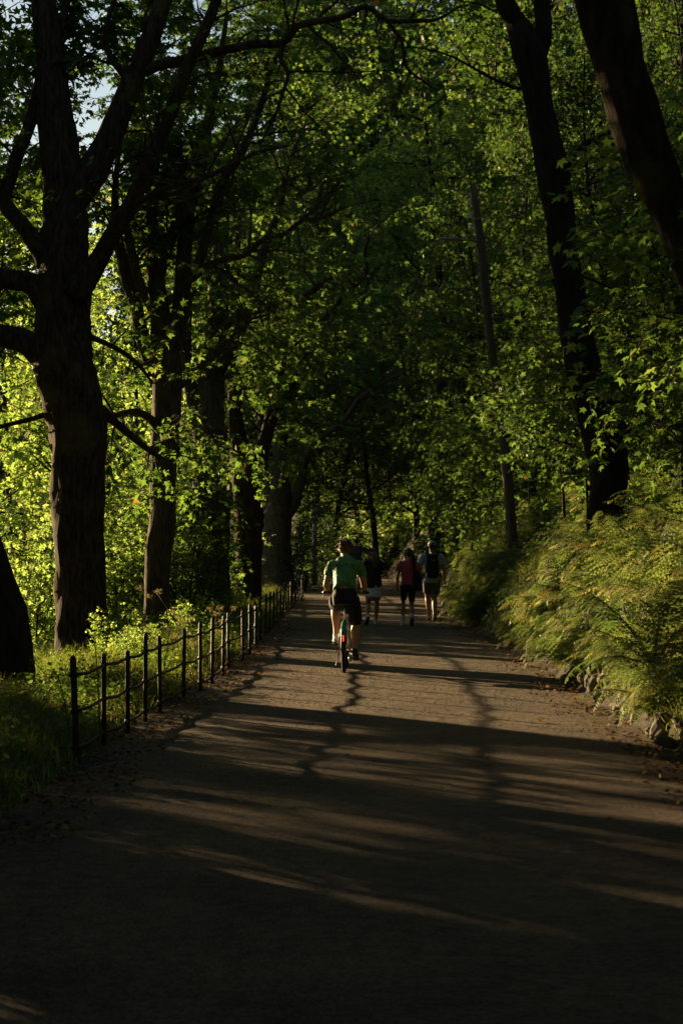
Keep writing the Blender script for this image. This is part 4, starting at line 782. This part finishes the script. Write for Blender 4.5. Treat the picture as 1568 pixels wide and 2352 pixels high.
def hair_cap(f, Rm, s, mat, parent, seed, thick=.014, low=-.05, curls=0, front=.05):
    """short hair: a lumpy shell over the back and top of the skull made of many locks"""
    rng = np.random.default_rng(seed); b = MB(); ball(b, f((0, -.016, .034)), np.array([.079+thick*.5, .094+thick*.5, .091+thick])*s, 20, 14, Rm)
    ball(b, f((0, -.045, -.02)), np.array([.066, .058, .055])*s, 16, 10, Rm)
    for k in range(150):
        v = nrm(rng.standard_normal(3)); 
        if v[2] < -.35 or (v[1] > .55 and v[2] < .55): continue
        p = np.array([v[0]*.079, v[1]*.094-.016, v[2]*.092+.034]); o = np.array([v[0], v[1], v[2]])*thick; sw = np.array([rng.normal()*.5, -.4, -.9])*.02
        if curls: sw = rng.standard_normal(3)*.016+np.array([0, 0, .01])
        tube(b, [f(p), f(p+o*1.2+sw*.6), f(p+o*1.5+sw*1.6)], np.array([.012, .010, .004])*s, 6, sub=2)
    return fuse(b, 'hair', mat, parent, .006, 1, .0012, seed, (1, 1, .4))
def strands(pts, r, n, mat, parent, seed, name='hair', spread=1.0):
    rng = np.random.default_rng(seed); pts = np.array(pts, dtype=float); b = MB(); r = np.array(r)
    for k in range(n):
        a = rng.uniform(0, 6.28); q = math.sqrt(rng.random()); off = np.array([math.cos(a)*q, math.sin(a)*q*.6, 0])
        w = pts+off[None]*r[:, None]*spread+.006*rng.standard_normal(pts.shape); tube(b, w, np.linspace(.009, .003, len(pts)), 5, sub=3)
    return b.build(name, mat, parent)
def torso(mb, rings): a = np.array(rings, dtype=float); tube(mb, a[:, :3], a[:, 3], 24, sub=3, flat=a[:, 4]/a[:, 3], ref=(1, 0, 0))
def project(parent, target, src, name, mat, axis=(0, 1, 0), off=.0025):
    """lay flat shapes on a garment: cast every vertex along axis on to it"""
    tm = target.data; bv = BVHTree.FromPolygons([v.co.copy() for v in tm.vertices], [tuple(p.vertices) for p in tm.polygons])
    ax = Vector(axis); V = []; ok = True
    for v in src[0]:
        h = bv.ray_cast(Vector(v)-ax*1.0, ax)
        V.append(h[0]+h[1]*off if h[0] is not None else None)
    F = [f for f in src[1] if all(V[i] is not None for i in f)]; V = [v if v is not None else Vector((0, 0, 0)) for v in V]
    me = bpy.data.meshes.new(name); me.from_pydata(V, [], F); bm = bmesh.new(); bm.from_mesh(me)
    bmesh.ops.delete(bm, geom=[v for v in bm.verts if not v.link_faces], context='VERTS'); bm.to_mesh(me); bm.free(); me.materials.append(mat); return link(name, me, parent)
def ribbon(p, wd, n=40):
    p = catmull(np.array([(x, 0, z) for x, z in p]), max(2, n//max(1, len(p)-1))); t = nrm(np.gradient(p, axis=0)); s = np.stack([t[:, 2], 0*t[:, 0], -t[:, 0]], 1)*wd/2
    return [tuple(v) for v in np.concatenate([p+s, p-s])], [(i, i+1, len(p)+i+1, len(p)+i) for i in range(len(p)-1)]
def text_shape(txt, size, cx, cz, arc=0, space=1.0, bold=.0):
    cu = bpy.data.curves.new('t', 'FONT'); cu.body = txt; cu.size = size; cu.align_x = 'CENTER'; cu.space_character = space; cu.offset = bold; cu.resolution_u = 2
    o = bpy.data.objects.new('t', cu); col.objects.link(o); dg = bpy.context.evaluated_depsgraph_get(); dg.update(); me = bpy.data.meshes.new_from_object(o.evaluated_get(dg)); bpy.data.objects.remove(o, do_unlink=True)
    bm = bmesh.new(); bm.from_mesh(me); bmesh.ops.triangulate(bm, faces=bm.faces)
    for _ in range(2): bmesh.ops.subdivide_edges(bm, edges=[e for e in bm.edges if e.calc_length() > .012], cuts=1, use_grid_fill=False)
    bmesh.ops.triangulate(bm, faces=bm.faces); bm.verts.ensure_lookup_table()
    V = [(v.co.x+cx, 0, v.co.y+cz-arc*v.co.x*v.co.x) for v in bm.verts]; Fc = [tuple(x.index for x in f.verts) for f in bm.faces]; bm.free(); bpy.data.meshes.remove(me); return V, Fc

# ---- the cyclist (origin at the rear wheel's contact with the path, facing +Y)
CX, CY = .034, 22.4; RZ = R(-2)
cy = empty('person', (CX, CY, .012), RZ, 'cyclist in a green jersey and black shorts riding away along the middle of the path', 'person')
hip = np.array([0, .24, .98]); S = {}
sh = {-1: np.array([-.185, .50, 1.415]), 1: np.array([.185, .50, 1.415])}
wr = {-1: np.array([-.245, .74, 1.075]), 1: np.array([.235, .74, 1.075])}
hp = {-1: np.array([-.085, .26, .94]), 1: np.array([.085, .26, .94])}
an = {-1: np.array([-.125, .56, .475]), 1: np.array([.130, .33, .285])}
kn = {g: ik(hp[g], an[g], .43, .42, (g*.12, 1, .2)) for g in (-1, 1)}
el = {g: ik(sh[g], wr[g], .28, .25, (g*.35, -1, -.9)) for g in (-1, 1)}
b = MB(); torso(b, [(0, .22, .90, .13, .11), (0, .25, 1.0, .155, .12), (0, .31, 1.14, .135, .10), (0, .41, 1.30, .155, .11), (0, .49, 1.40, .165, .10), (0, .53, 1.46, .08, .07)])
for g in (-1, 1):
    ball(b, sh[g]+[-g*.02, 0, -.01], .058); arm(b, sh[g], el[g], wr[g], 1, 1.12); leg(b, hp[g], kn[g], an[g], 1, 1.08); foot_skin(b, an[g], (0, 1, -.1))
    dd = nrm(wr[g]-el[g]); hand(b, wr[g], nrm(np.array([g*.05, 1, -.45])), nrm(np.array([0, -.4, -1])), 1 if g < 0 else -1, 1.05, .98)
f, Rm = head(b, (-.012, .64, 1.605), R(8), 1.0, R(-14), (0, .53, 1.46))
fuse(b, 'body', M['skin'], cy, .0065, 2); eyes(f, Rm, 1, cy)
hair_cap(f, Rm, 1.02, M['hair_brown'], cy, 5, .020, curls=1)
b = MB(); torso(b, [(0, .225, 1.075, .150, .118), (0, .245, 1.09, .156, .125), (0, .285, 1.15, .146, .118), (0, .34, 1.23, .152, .120), (0, .405, 1.31, .170, .125), (0, .46, 1.38, .183, .115), (0, .50, 1.445, .155, .095), (0, .54, 1.50, .078, .070)])
for g in (-1, 1):
    ball(b, sh[g]+[-g*.015, -.005, -.01], (.070, .072, .068)); e = sh[g]*.42+el[g]*.58; tube(b, [sh[g]+[-g*.03, 0, 0], sh[g]*.8+el[g]*.2, e], [.070, .069, .063], 16, sub=3)
jer = fuse(b, 'jersey', M['green_jersey'], cy, .0075, 3, .0042, 3, (1, .6, 1.2))
for p_, nm in [([(-.120, 1.405), (-.03, 1.33), (.03, 1.25), (.065, 1.17)], 'seam_line'), ([(-.150, 1.355), (-.08, 1.30), (-.03, 1.24), (-.005, 1.18)], 'seam_line'), ([(.14, 1.36), (.04, 1.30), (.075, 1.22), (.13, 1.25)], 'seam_line'), ([(.03, 1.16), (.06, 1.13), (.085, 1.09)], 'seam_line'), ([(.02, 1.155), (-.005, 1.12), (-.02, 1.09)], 'seam_line')]:
    project(jer, jer, ribbon(p_, .0045), nm, M['jersey_ink'])
pv = [(-.158, 1.345), (-.14, 1.365), (-.10, 1.35), (-.05, 1.30), (-.01, 1.23), (-.04, 1.205), (-.10, 1.235), (-.135, 1.27)]
bm = bmesh.new(); fc = bm.faces.new([bm.verts.new((x, 0, z)) for x, z in pv]); bmesh.ops.triangulate(bm, faces=[fc])
for _ in range(4): bmesh.ops.subdivide_edges(bm, edges=bm.edges[:], cuts=1)
bmesh.ops.triangulate(bm, faces=bm.faces); bm.verts.ensure_lookup_table(); bm.verts.index_update(); sp = ([tuple(v.co) for v in bm.verts], [tuple(v.index for v in q.verts) for q in bm.faces]); bm.free()
project(jer, jer, sp, 'side_panel', plain('jersey_light_green', (.14, .36, .13), .5, var=.25, sc=5), off=.0018)
for t, s_, x, z, a, sp_, nm, bo in [('ELIXIA', .052, 0, 1.398, 1.3, 1.75, 'lettering', .001), ('TRENING & VELVÆRE', .017, 0, 1.378, 1.5, 1.65, 'lettering', .0004), ('www.mxnett.no', .034, .005, 1.108, .6, 1.2, 'lettering', .001)]:
    project(jer, jer, text_shape(t, s_, x, z, a, sp_, bo), nm, M['jersey_ink'], off=.004)
b = MB(); torso(b, [(0, .20, .86, .150, .135), (0, .23, .95, .168, .14), (0, .26, 1.03, .160, .125), (0, .27, 1.09, .150, .112)])
for g in (-1, 1):
    k = kn[g]; q = hp[g]*.10+k*.90; tube(b, [hp[g]+[0, -.02, 0], hp[g]*.5+k*.5+[0, 0, -.01], q+[0, 0, -.012]], [.118, .108, .092], 18, sub=3)
fuse(b, 'shorts', M['black_cloth'], cy, .009, 4, .004, 8)
for g, mt in ((-1, 'shoe_white'), (1, 'shoe_dark')): shoe(an[g]+[0, 0, -.01], (g*.06, 1, -.12 if g < 0 else -.22), cy, M[mt], 1.08)
b = MB(); q = sh[-1]*.22+el[-1]*.78; dd = nrm(el[-1]-sh[-1]); tube(b, [q-dd*.012, q+dd*.012], [.047, .047], 16); b.build('arm_band', M['black_cloth'], cy)
b = MB(); q = wr[-1]*.94+el[-1]*.06; dd = nrm(wr[-1]-el[-1]); tube(b, [q-dd*.014, q+dd*.014], .034, 16); b.build('wristwatch', M['black_gloss'], cy)

# ---- the bicycle
M['cream'] = plain('cream_plastic', (.66, .62, .54), .35, var=.05)
M['fender_green'] = plain('green_mudguard', (.02, .20, .12), .3, spec=.5, var=.1)
M['tyre'] = plain('tyre_rubber', (.016, .015, .014), .8, .003, 50)
M['alloy'] = plain('brushed_alloy', (.45, .44, .42), .35, metal=.8, var=.05)
m, n_, l_, o_ = mat_new('tail_light_glow'); em = n_.new('ShaderNodeEmission'); em.inputs[0].default_value = (1, .045, .02, 1); em.inputs[1].default_value = .8; l_.new(em.outputs[0], o_.inputs[0]); M['tail'] = m
bk = empty('bicycle', (CX, CY, .010), RZ, 'small-wheeled city bicycle with green rear mudguard, cream skirt guards and glowing red tail light', 'bicycle')
WR = .325
def wheel(y, z=WR):
    a = np.linspace(0, 2*math.pi, 41); b = MB(); tube(b, np.stack([0*a, y+(WR-.027)*np.cos(a), z+(WR-.027)*np.sin(a)], 1), .027, 12, cap=False)
    w_ = empty('wheel'); w_.parent = bk; b.build('tyre', M['tyre'], w_)
    b = MB(); tube(b, np.stack([0*a, y+(WR-.062)*np.cos(a), z+(WR-.062)*np.sin(a)], 1), .013, 8, cap=False); b.build('rim', M['alloy'], w_)
    b = MB(); tube(b, [(-.05, y, z), (-.03, y, z), (.03, y, z), (.05, y, z)], [.012, .03, .03, .012], 12)
    for k in range(28): t = k*2*math.pi/28; tube(b, [((-1)**k*.028, y+.03*math.cos(t+.5), z+.03*math.sin(t+.5)), (0, y+.262*math.cos(t), z+.262*math.sin(t))], .0012, 3, cap=False)
    b.build('hub_and_spokes', M['alloy'], w_); return w_
wheel(0); wheel(1.08)
b = MB(); BBp = (0, .45, .28)
tube(b, [(0, .30, .66), (0, .38, .45), BBp], .019, 10); tube(b, [BBp, (0, .62, .34), (0, .80, .60), (0, .86, .74)], [.028, .028, .026, .022], 12, sub=3); tube(b, [(0, .84, .66), (0, .88, .92)], .02, 10)
for g in (-1, 1):
    tube(b, [(g*.03, .43, .28), (g*.055, .2, .29), (g*.062, 0, WR)], .011, 8); tube(b, [(g*.02, .31, .62), (g*.05, .15, .5), (g*.062, 0, WR)], .008, 8); tube(b, [(g*.03, .90, .60), (g*.05, .98, .5), (g*.055, 1.08, WR)], .011, 8)
b.build('frame', M['cream'], bk)
b = MB(); tube(b, [(0, .31, .64), (0, .245, .90)], .0145, 12); b.build('seat_post', M['alloy'], bk); b = MB(); tube(b, [(0, .305, .645), (0, .297, .68)], .024, 12); box(b, (-.03, .30, .665), (.03, .02, .02)); b.build('seat_clamp', M['black_gloss'], bk)
b = MB(); tube(b, [(0, .12, .93), (0, .16, .945), (0, .22, .94), (0, .30, .935), (0, .38, .93)], [.045, .088, .078, .04, .018], 16, sub=3, flat=.32, ref=(1, 0, 0)); box(b, (0, .2, .905), (.05, .12, .02)); b.build('saddle', M['black_gloss'], bk)
b = MB(); hb = [(-.31, .70, 1.03), (-.24, .74, 1.035), (-.12, .82, 1.035), (0, .86, 1.03), (.12, .82, 1.035), (.24, .74, 1.035), (.31, .70, 1.03)]; tube(b, hb, .0125, 10, sub=4); tube(b, [(0, .87, .90), (0, .86, 1.03)], .016, 10); h_ = b.build('handlebar', M['black_gloss'], bk)
for g in (-1, 1):
    b = MB(); tube(b, [(g*.205, .757, 1.035), (g*.31, .70, 1.03)], .018, 12); b.build('grip', M['black_gloss'], h_)
    b = MB(); tube(b, [(g*.17, .79, 1.03), (g*.20, .80, 1.0), (g*.27, .76, .985), (g*.30, .74, .98)], .006, 6, sub=2); ball(b, (g*.30, .74, .98), .009); b.build('brake_lever', M['alloy'], h_)
def guard(a0, a1, r, wdt, y, mat, name, par=None):
    a = np.linspace(R(a0), R(a1), 16); V = []
    for t in a:
        for x, dr in ((-wdt, -.022), (-wdt*.85, 0), (0, .008), (wdt*.85, 0), (wdt, -.022)): V.append((x, y-(r+dr)*math.cos(t), WR+(r+dr)*math.sin(t)))
        for x, dr in ((wdt-.003, -.024), (0, .003), (-wdt+.003, -.024)): V.append((x, y-(r+dr)*math.cos(t), WR+(r+dr)*math.sin(t)))
    i, j = np.meshgrid(np.arange(15), np.arange(8), indexing='ij'); k = (j+1) % 8; return mesh(name, V, np.stack([i*8+j, i*8+k, (i+1)*8+k, (i+1)*8+j], -1).reshape(-1, 4), mat, par or bk)
mg = guard(28, 125, .352, .036, 0, M['fender_green'], 'mudguard'); guard(-8, 27, .350, .034, 0, M['black_gloss'], 'mudguard_flap', mg); guard(55, 150, .350, .03, 1.08, M['cream'], 'mudguard')
b = MB(); lx = [(0, -.372*math.cos(R(q)), WR+.372*math.sin(R(q))) for q in (17, 21, 25, 29)]; tube(b, lx, .0075, 10, sub=2, flat=.6, ref=(1, 0, 0)); b.build('tail_light', M['tail'], bk)
for g in (-1, 1):
    b = MB(); V = [(g*.036, -.20, .62), (g*.036, .22, .66), (g*.090, .16, .40), (g*.082, -.27, .40)]; V2 = [(x-g*.012, y, z) for x, y, z in V]
    b.add(V+V2, [[0, 1, 2, 3], [7, 6, 5, 4], [0, 4, 5, 1], [1, 5, 6, 2], [2, 6, 7, 3], [3, 7, 4, 0]]); o = b.build('skirt_guard', M['cream'], bk, smooth=False); bv_ = o.modifiers.new('b', 'BEVEL'); bv_.width = .004
b = MB(); a = np.linspace(0, 2*math.pi, 33); tube(b, np.stack([.045+0*a, .45+.085*np.cos(a), .28+.085*np.sin(a)], 1), .006, 6, cap=False); tube(b, [(-.07, .45, .28), (.07, .45, .28)], .02, 10)
ca = math.atan2(an[-1][2]-.105-.28, an[-1][1]+.07-.45); ca = R(32)
ped = {-1: np.array([-.12, .45+.165*math.cos(ca), .28+.165*math.sin(ca)]), 1: np.array([.125, .45-.165*math.cos(ca), .28-.165*math.sin(ca)])}
for g in (-1, 1): tube(b, [(g*.065, .45, .28), (g*.08, ped[g][1], ped[g][2])], .011, 8)
b.build('crankset', M['black_gloss'], bk)
for g in (-1, 1): b = MB(); box(b, ped[g], (.09, .075, .022)); tube(b, [(g*.08, ped[g][1], ped[g][2]), ped[g]], .007, 6); b.build('pedal', M['black_gloss'], bk)
b = MB(); box(b, (.075, .01, .30), (.012, .05, .07)); tube(b, [(.062, 0, WR), (.105, 0, WR)], .012, 8); tube(b, [(.08, -.02, .21), (.08, .03, .17)], .025, 10); b.build('gear_mechanism', M['alloy'], bk)
b = MB(); tube(b, [(-.062, 0, WR), (-.095, 0, WR)], .010, 8); tube(b, [(-.06, .1, .29), (-.10, .05, .12), (-.11, .0, .07)], .008, 6); b.build('kickstand', M['black_gloss'], bk)

# ---- the walkers
def walker(loc, rz, label, H, J, skin, hyaw, fat=1, fem=False):
    p = empty('person', loc, rz, label, 'person'); s = H/1.75; b = MB(); D = {}
    D['s'] = s; wv = (.15 if fem else .165)*s; sw = J.get('sw', .17 if fem else .20)*s
    D['hip'] = {g: np.array([g*.085*s, 0, .90*s]) for g in (-1, 1)}; D['sh'] = {g: np.array([g*sw, -.01, J.get('shz', 1.41)*s]) for g in (-1, 1)}
    D['an'] = {g: np.array(J['an'][g]) for g in (-1, 1)}; D['kn'] = {g: ik(D['hip'][g], D['an'][g], .44*s, .425*s, (g*.05, 1, 0)) for g in (-1, 1)}
    D['wr'] = {g: np.array(J['wr'][g]) for g in (-1, 1)}; D['el'] = {g: ik(D['sh'][g], D['wr'][g], .285*s, .25*s, J.get('pole', {-1: (-.3, -1, 0), 1: (.3, -1, 0)})[g]) for g in (-1, 1)}
    torso(b, [(0, 0, .82*s, .12*s, .10*s), (0, 0, .92*s, wv, .115*s), (0, 0, 1.08*s, wv*.82, .095*s), (0, 0, 1.27*s, wv*.98, .11*s), (0, -.01, 1.39*s, sw*.92, .085*s), (0, -.01, 1.46*s, .075*s, .06*s)])
    for g in (-1, 1):
        ball(b, D['sh'][g]+[-g*.018, 0, -.01], .056*s); arm(b, D['sh'][g], D['el'][g], D['wr'][g], s, fat*(.88 if fem else 1.08)); leg(b, D['hip'][g], D['kn'][g], D['an'][g], s, fat*(.98 if fem else 1.05)); foot_skin(b, D['an'][g], J['fd'][g], s*.95)
        dd = nrm(D['wr'][g]-D['el'][g]); hand(b, D['wr'][g], J.get('hd', {}).get(g, dd), (-g, .25, 0), 1 if g < 0 else -1, J.get('curl', .35), s)
    f, Rm = head(b, (J.get('hx', 0), .02, 1.625*s), hyaw, s*.98, J.get('hp', 0), (0, -.01, 1.43*s)); D['f'], D['Rm'], D['sw'] = f, Rm, sw
    fuse(b, 'body', skin, p, .0065, 2); eyes(f, Rm, s*.98, p); return p, D
def tee(p, D, z0, wh, ws, mat, sleeve=.55, seed=1, slack=1.0, dep=.13, name='t_shirt'):
    s = D['s']; sw = D['sw']; b = MB()
    torso(b, [(0, 0, z0, wh*.985, dep*s), (0, 0, z0+.012, wh, dep*s*1.02), (0, 0, 1.08*s, ws, dep*.95*s), (0, -.005, 1.27*s, sw*.98, dep*s), (0, -.01, 1.39*s, sw*.99, .105*s), (0, -.01, 1.445*s, sw*.66, .088*s), (0, -.01, 1.475*s, .078*s, .066*s)])
    for g in (-1, 1):
        a, e = D['sh'][g], D['el'][g]; q = a*(1-sleeve)+e*sleeve; ball(b, a+[-g*.02, 0, -.01], .068*s); tube(b, [a+[-g*.03, 0, 0], a*.75+e*.25, q], np.array([.070, .070, .072])*s*slack, 16, sub=3)
    return fuse(b, name, mat, p, .0085, 3, .005, seed, (1, 1, .5))
def shorts(p, D, f0, r0, r1, mat, seed=2, ztop=1.0, name='shorts', w=.165):
    s = D['s']; b = MB(); torso(b, [(0, 0, .80*s, .135*s, .12*s), (0, 0, .88*s, w*s, .135*s), (0, 0, .97*s, w*.95*s, .12*s), (0, 0, ztop*s, w*.88*s, .105*s)])
    for g in (-1, 1): h_, k = D['hip'][g], D['kn'][g]; tube(b, [h_, h_*(1-f0*.5)+k*f0*.5, h_*(1-f0)+k*f0], np.array([r0, (r0+r1)/2, r1])*s, 18, sub=3)
    return fuse(b, name, mat, p, .0085, 3, .003, seed, (1, 1, .4))
def cap(p, D, mat, back=True, size=1.0, brimpitch=0):
    f, Rm, s = D['f'], D['Rm'], D['s']*size; th = np.linspace(0, R(92), 9); V = []; n = 24
    for t in th:
        for k in range(n): a = 2*math.pi*k/n; V.append(f((math.sin(t)*math.sin(a)*.087*size, -.010+math.sin(t)*math.cos(a)*.106*size, .036+.090*size*math.cos(t))))
    b = MB(); i, j = np.meshgrid(np.arange(8), np.arange(n), indexing='ij'); q = (j+1) % n; b.add(V, np.stack([i*n+j, (i+1)*n+j, (i+1)*n+q, i*n+q], -1).reshape(-1, 4))
    o = b.build('cap', mat, p); m_ = o.modifiers.new('t', 'SOLIDIFY'); m_.thickness = .004; m_.offset = 1
    b = MB(); V = []
    for r_ in (1.0, 1.35, 1.68):
        for k in range(9): a = R(-62)+R(124)*k/8; V.append(f((math.sin(a)*.084*(.55+.45*r_), -.010+math.cos(a)*.106*r_, .030-.012*(r_-1)*2-.02*abs(math.sin(a))**2)))
    i, j = np.meshgrid(np.arange(2), np.arange(8), indexing='ij'); b.add(V, np.stack([i*9+j, i*9+j+1, (i+1)*9+j+1, (i+1)*9+j], -1).reshape(-1, 4)); br = b.build('brim', mat, o); m_ = br.modifiers.new('t', 'SOLIDIFY'); m_.thickness = .005
    b = MB(); ball(b, f((0, -.01, .130*size)), .007); b.build('button', mat, o)
    if back:
        b = MB(); ball(b, f((0, -.108, .066)), np.array([.030, .012, .020])*s, 16, 8, Rm); b.build('back_opening', M['hair_dark'], o)
    return o
# red shirt
YR = 36.1; XR = (937-784)/F*YR
p, D = walker((XR, YR, .01), R(2), 'woman in faded red t-shirt and black cycling shorts walking away with long dark ponytail', 1.63, dict(sw=.17, an={-1: (-.10, .12, .085), 1: (.055, -.26, .15)}, wr={-1: (-.235, .04, .84), 1: (.20, .10, .90)}, fd={-1: (0, 1, 0), 1: (0, .8, -.62)}, hx=.0), M['skin_tan'], R(48), fem=True)
tee(p, D, .80, .150, .142, M['red_cloth'], .62, 11, 1.05); shorts(p, D, .82, .098, .066, M['black_cloth'], 12, w=.162)
hair_cap(D['f'], D['Rm'], D['s'], M['hair_dark'], p, 13, .008); tl = D['f']((0, -.105, .03)); strands([tl, tl+[.02, -.04, -.04], tl+[.03, -.05, -.18], tl+[.035, -.04, -.34], tl+[.045, -.04, -.46]], [.012, .03, .034, .03, .01], 26, M['hair_dark'], p, 14, 'ponytail')
for g in (-1, 1):
    a, k = D['an'][g], D['kn'][g]; b = MB(); tube(b, [a+[0, 0, -.03], a, a*.80+k*.20, a*.72+k*.28], np.array([.040, .040, .040, .045]), 14, sub=2); b.build('sock', M['white_cloth'], p); shoe(a, (0, 1, 0) if g < 0 else (0, .78, -.62), p, M['shoe_white'] if g < 0 else M['grey_cloth'], .95, up=(0, 0, 1) if g < 0 else (0, .6, .8))
bg = empty('shoulder_bag', (XR+.17, YR-.02, 1.15), 0, 'soft black bag hanging at the right hip of the woman in red', 'bag')
b = MB(); torso(b, [(0, -.03, -.40, .05, .035), (.01, -.03, -.36, .095, .06), (.015, -.03, -.22, .11, .075), (0, -.025, -.06, .085, .065), (-.02, -.02, .06, .04, .035)]); fuse(b, 'pouch', M['black_cloth'], bg, .008, 3, .004, 4)
b = MB(); tube(b, [(-.02, -.03, .04), (-.025, -.055, .14), (-.035, -.03, .235), (-.035, .03, .23), (-.02, .07, .12), (0, .06, 0)], .016, 8, sub=4, flat=.4); b.build('strap', M['black_cloth'], bg)
# black shirt, white skirt
YB = 36.0; XB = (857-784)/F*YB
p, D = walker((XB, YB, .01), R(-2), 'woman in black t-shirt, black cap and short white skirt, her head turned left', 1.64, dict(sw=.175, an={-1: (-.115, -.30, .20), 1: (.05, .10, .085)}, wr={-1: (-.27, .10, .83), 1: (.17, .22, 1.03)}, fd={-1: (-.25, .6, -.75), 1: (0, 1, 0)}, hx=-.03, pole={-1: (-.3, -1, 0), 1: (.8, -.6, -.6)}, hd={1: (-.3, 1, .1)}), M['skin_tan'], R(78), fem=True)
tee(p, D, .80, .148, .145, M['black_cloth'], .60, 21, 1.1)
b = MB(); torso(b, [(0, -.01, .60, .172, .135), (0, -.01, .61, .176, .14), (0, 0, .72, .160, .13), (0, 0, .84, .142, .115), (0, 0, .90, .13, .105)]); fuse(b, 'skirt', M['white_cloth'], p, .009, 3, .005, 22, (1.4, 1.4, .25))
hair_cap(D['f'], D['Rm'], D['s'], M['hair_fair'], p, 23, .006)
tl = np.array([.015, -.09, 1.55]); strands([tl, tl+[.02, -.03, -.10], tl+[.03, -.035, -.22], tl+[.02, -.035, -.33]], [.05, .065, .065, .05], 60, M['hair_fair'], p, 24, 'long_hair')
cap(p, D, M['black_cloth'], back=False, size=1.04)
for g in (-1, 1): shoe(D['an'][g], (-.25, .62, -.75) if g < 0 else (0, 1, 0), p, M['shoe_white'], .95, up=(0, .7, .7) if g < 0 else (0, 0, 1))
# cap and backpack
YM = 38.5; XM = (991-784)/F*YM
p, D = walker((XM, YM, .01), R(3), 'man in pale grey-blue t-shirt, dark grey shorts and beige cap walking away at the right', 1.80, dict(sw=.205, an={-1: (-.045, .20, .10), 1: (.045, -.14, .115)}, wr={-1: (-.27, .12, .96), 1: (.30, .06, .90)}, fd={-1: (0, 1, 0), 1: (0, .95, -.25)}), M['skin_tan'], R(6))
tee(p, D, .86, .185, .180, M['blue_cloth'], .62, 31, 1.12, .145); shorts(p, D, .74, .115, .098, M['grey_cloth'], 32, w=.178)
hair_cap(D['f'], D['Rm'], D['s'], M['hair_dark'], p, 33, .003); cap(p, D, M['beige_cloth'], True, 1.06)
for g in (-1, 1): shoe(D['an'][g], (0, 1, -.05) if g < 0 else (0, .95, -.25), p, M['shoe_dark'] if g > 0 else plain('tan_shoe', (.30, .24, .16)), 1.05)
bp = empty('backpack', (XM, YM-.12, 1.0), R(3), 'black backpack on the back of the man with the beige cap', 'backpack')
b = MB(); torso(b, [(0, -.055, -.02, .11, .05), (0, -.06, .01, .142, .078), (0, -.065, .16, .152, .095), (0, -.06, .34, .145, .088), (0, -.05, .46, .118, .070), (0, -.045, .50, .07, .045)]); body_ = fuse(b, 'bag', M['black_cloth'], bp, .008, 2, .002, 5)
b = MB(); torso(b, [(0, -.135, .04, .09, .02), (0, -.14, .08, .115, .032), (0, -.14, .20, .115, .032), (0, -.13, .25, .08, .02)]); fuse(b, 'front_pocket', M['black_cloth'], bp, .007, 2)
b = MB(); tube(b, [(-.03, -.03, .49), (-.025, -.05, .535), (.025, -.05, .535), (.03, -.03, .49)], .007, 8, sub=3); b.build('grab_handle', M['black_gloss'], bp)
for g in (-1, 1):
    b = MB(); tube(b, [(g*.10, -.04, .44), (g*.125, .02, .56), (g*.135, .12, .555), (g*.135, .20, .42), (g*.13, .235, .25), (g*.15, .16, .10), (g*.15, .0, .04)], .028, 8, sub=4, flat=.3, ref=(1, 0, 0)); b.build('strap', M['black_cloth'], bp)
lg = [(-.022, .352), (-.020, .364), (-.008, .374), (.006, .377), (.018, .374), (.018, .368), (.004, .369), (-.006, .362), (-.010, .352)]
lg2 = [(.000, .352), (.002, .360), (.008, .364), (.018, .363), (.018, .357), (.010, .357), (.006, .352)]
for q_ in (lg, lg2):
    bm = bmesh.new(); bm.faces.new([bm.verts.new((x+.03, 0, z)) for x, z in q_]); bmesh.ops.triangulate(bm, faces=bm.faces); bm.verts.index_update()
    sp = ([tuple(v.co) for v in bm.verts], [tuple(v.index for v in q.verts) for q in bm.faces]); bm.free(); project(body_, body_, sp, 'logo', M['white_cloth'], off=.004)
# checked shirt, farther on
YC = 62.0; XC = (818.5-784)/F*YC
p, D = walker((XC, YC, float(gz(XC, YC))+.01), R(0), 'man in dark checked shirt and pale trousers far ahead, partly hidden behind the cyclist', 1.82, dict(sw=.215, an={-1: (-.09, .15, .10), 1: (.09, -.18, .12)}, wr={-1: (-.27, .12, .95), 1: (.42, .24, 1.34)}, fd={-1: (0, 1, 0), 1: (0, .95, -.25)}, pole={-1: (-.3, -1, 0), 1: (1, -.3, -.8)}, hd={1: (.4, 1, .1)}), M['skin_tan'], R(0), 1.1)
tee(p, D, .86, .19, .185, M['checked'], .9, 41, 1.1, .15, 'checked_shirt'); hair_cap(D['f'], D['Rm'], D['s'], M['hair_dark'], p, 43, .008); shorts(p, D, 1.0, .12, .085, M['white_cloth'], 42, w=.18, name='trousers')
for g in (-1, 1):
    b = MB(); tube(b, [D['kn'][g], D['an'][g]], [.083, .06], 14); b.build('trouser_leg', M['white_cloth'], p); shoe(D['an'][g], (0, 1, -.05), p, M['shoe_dark'], 1.05)
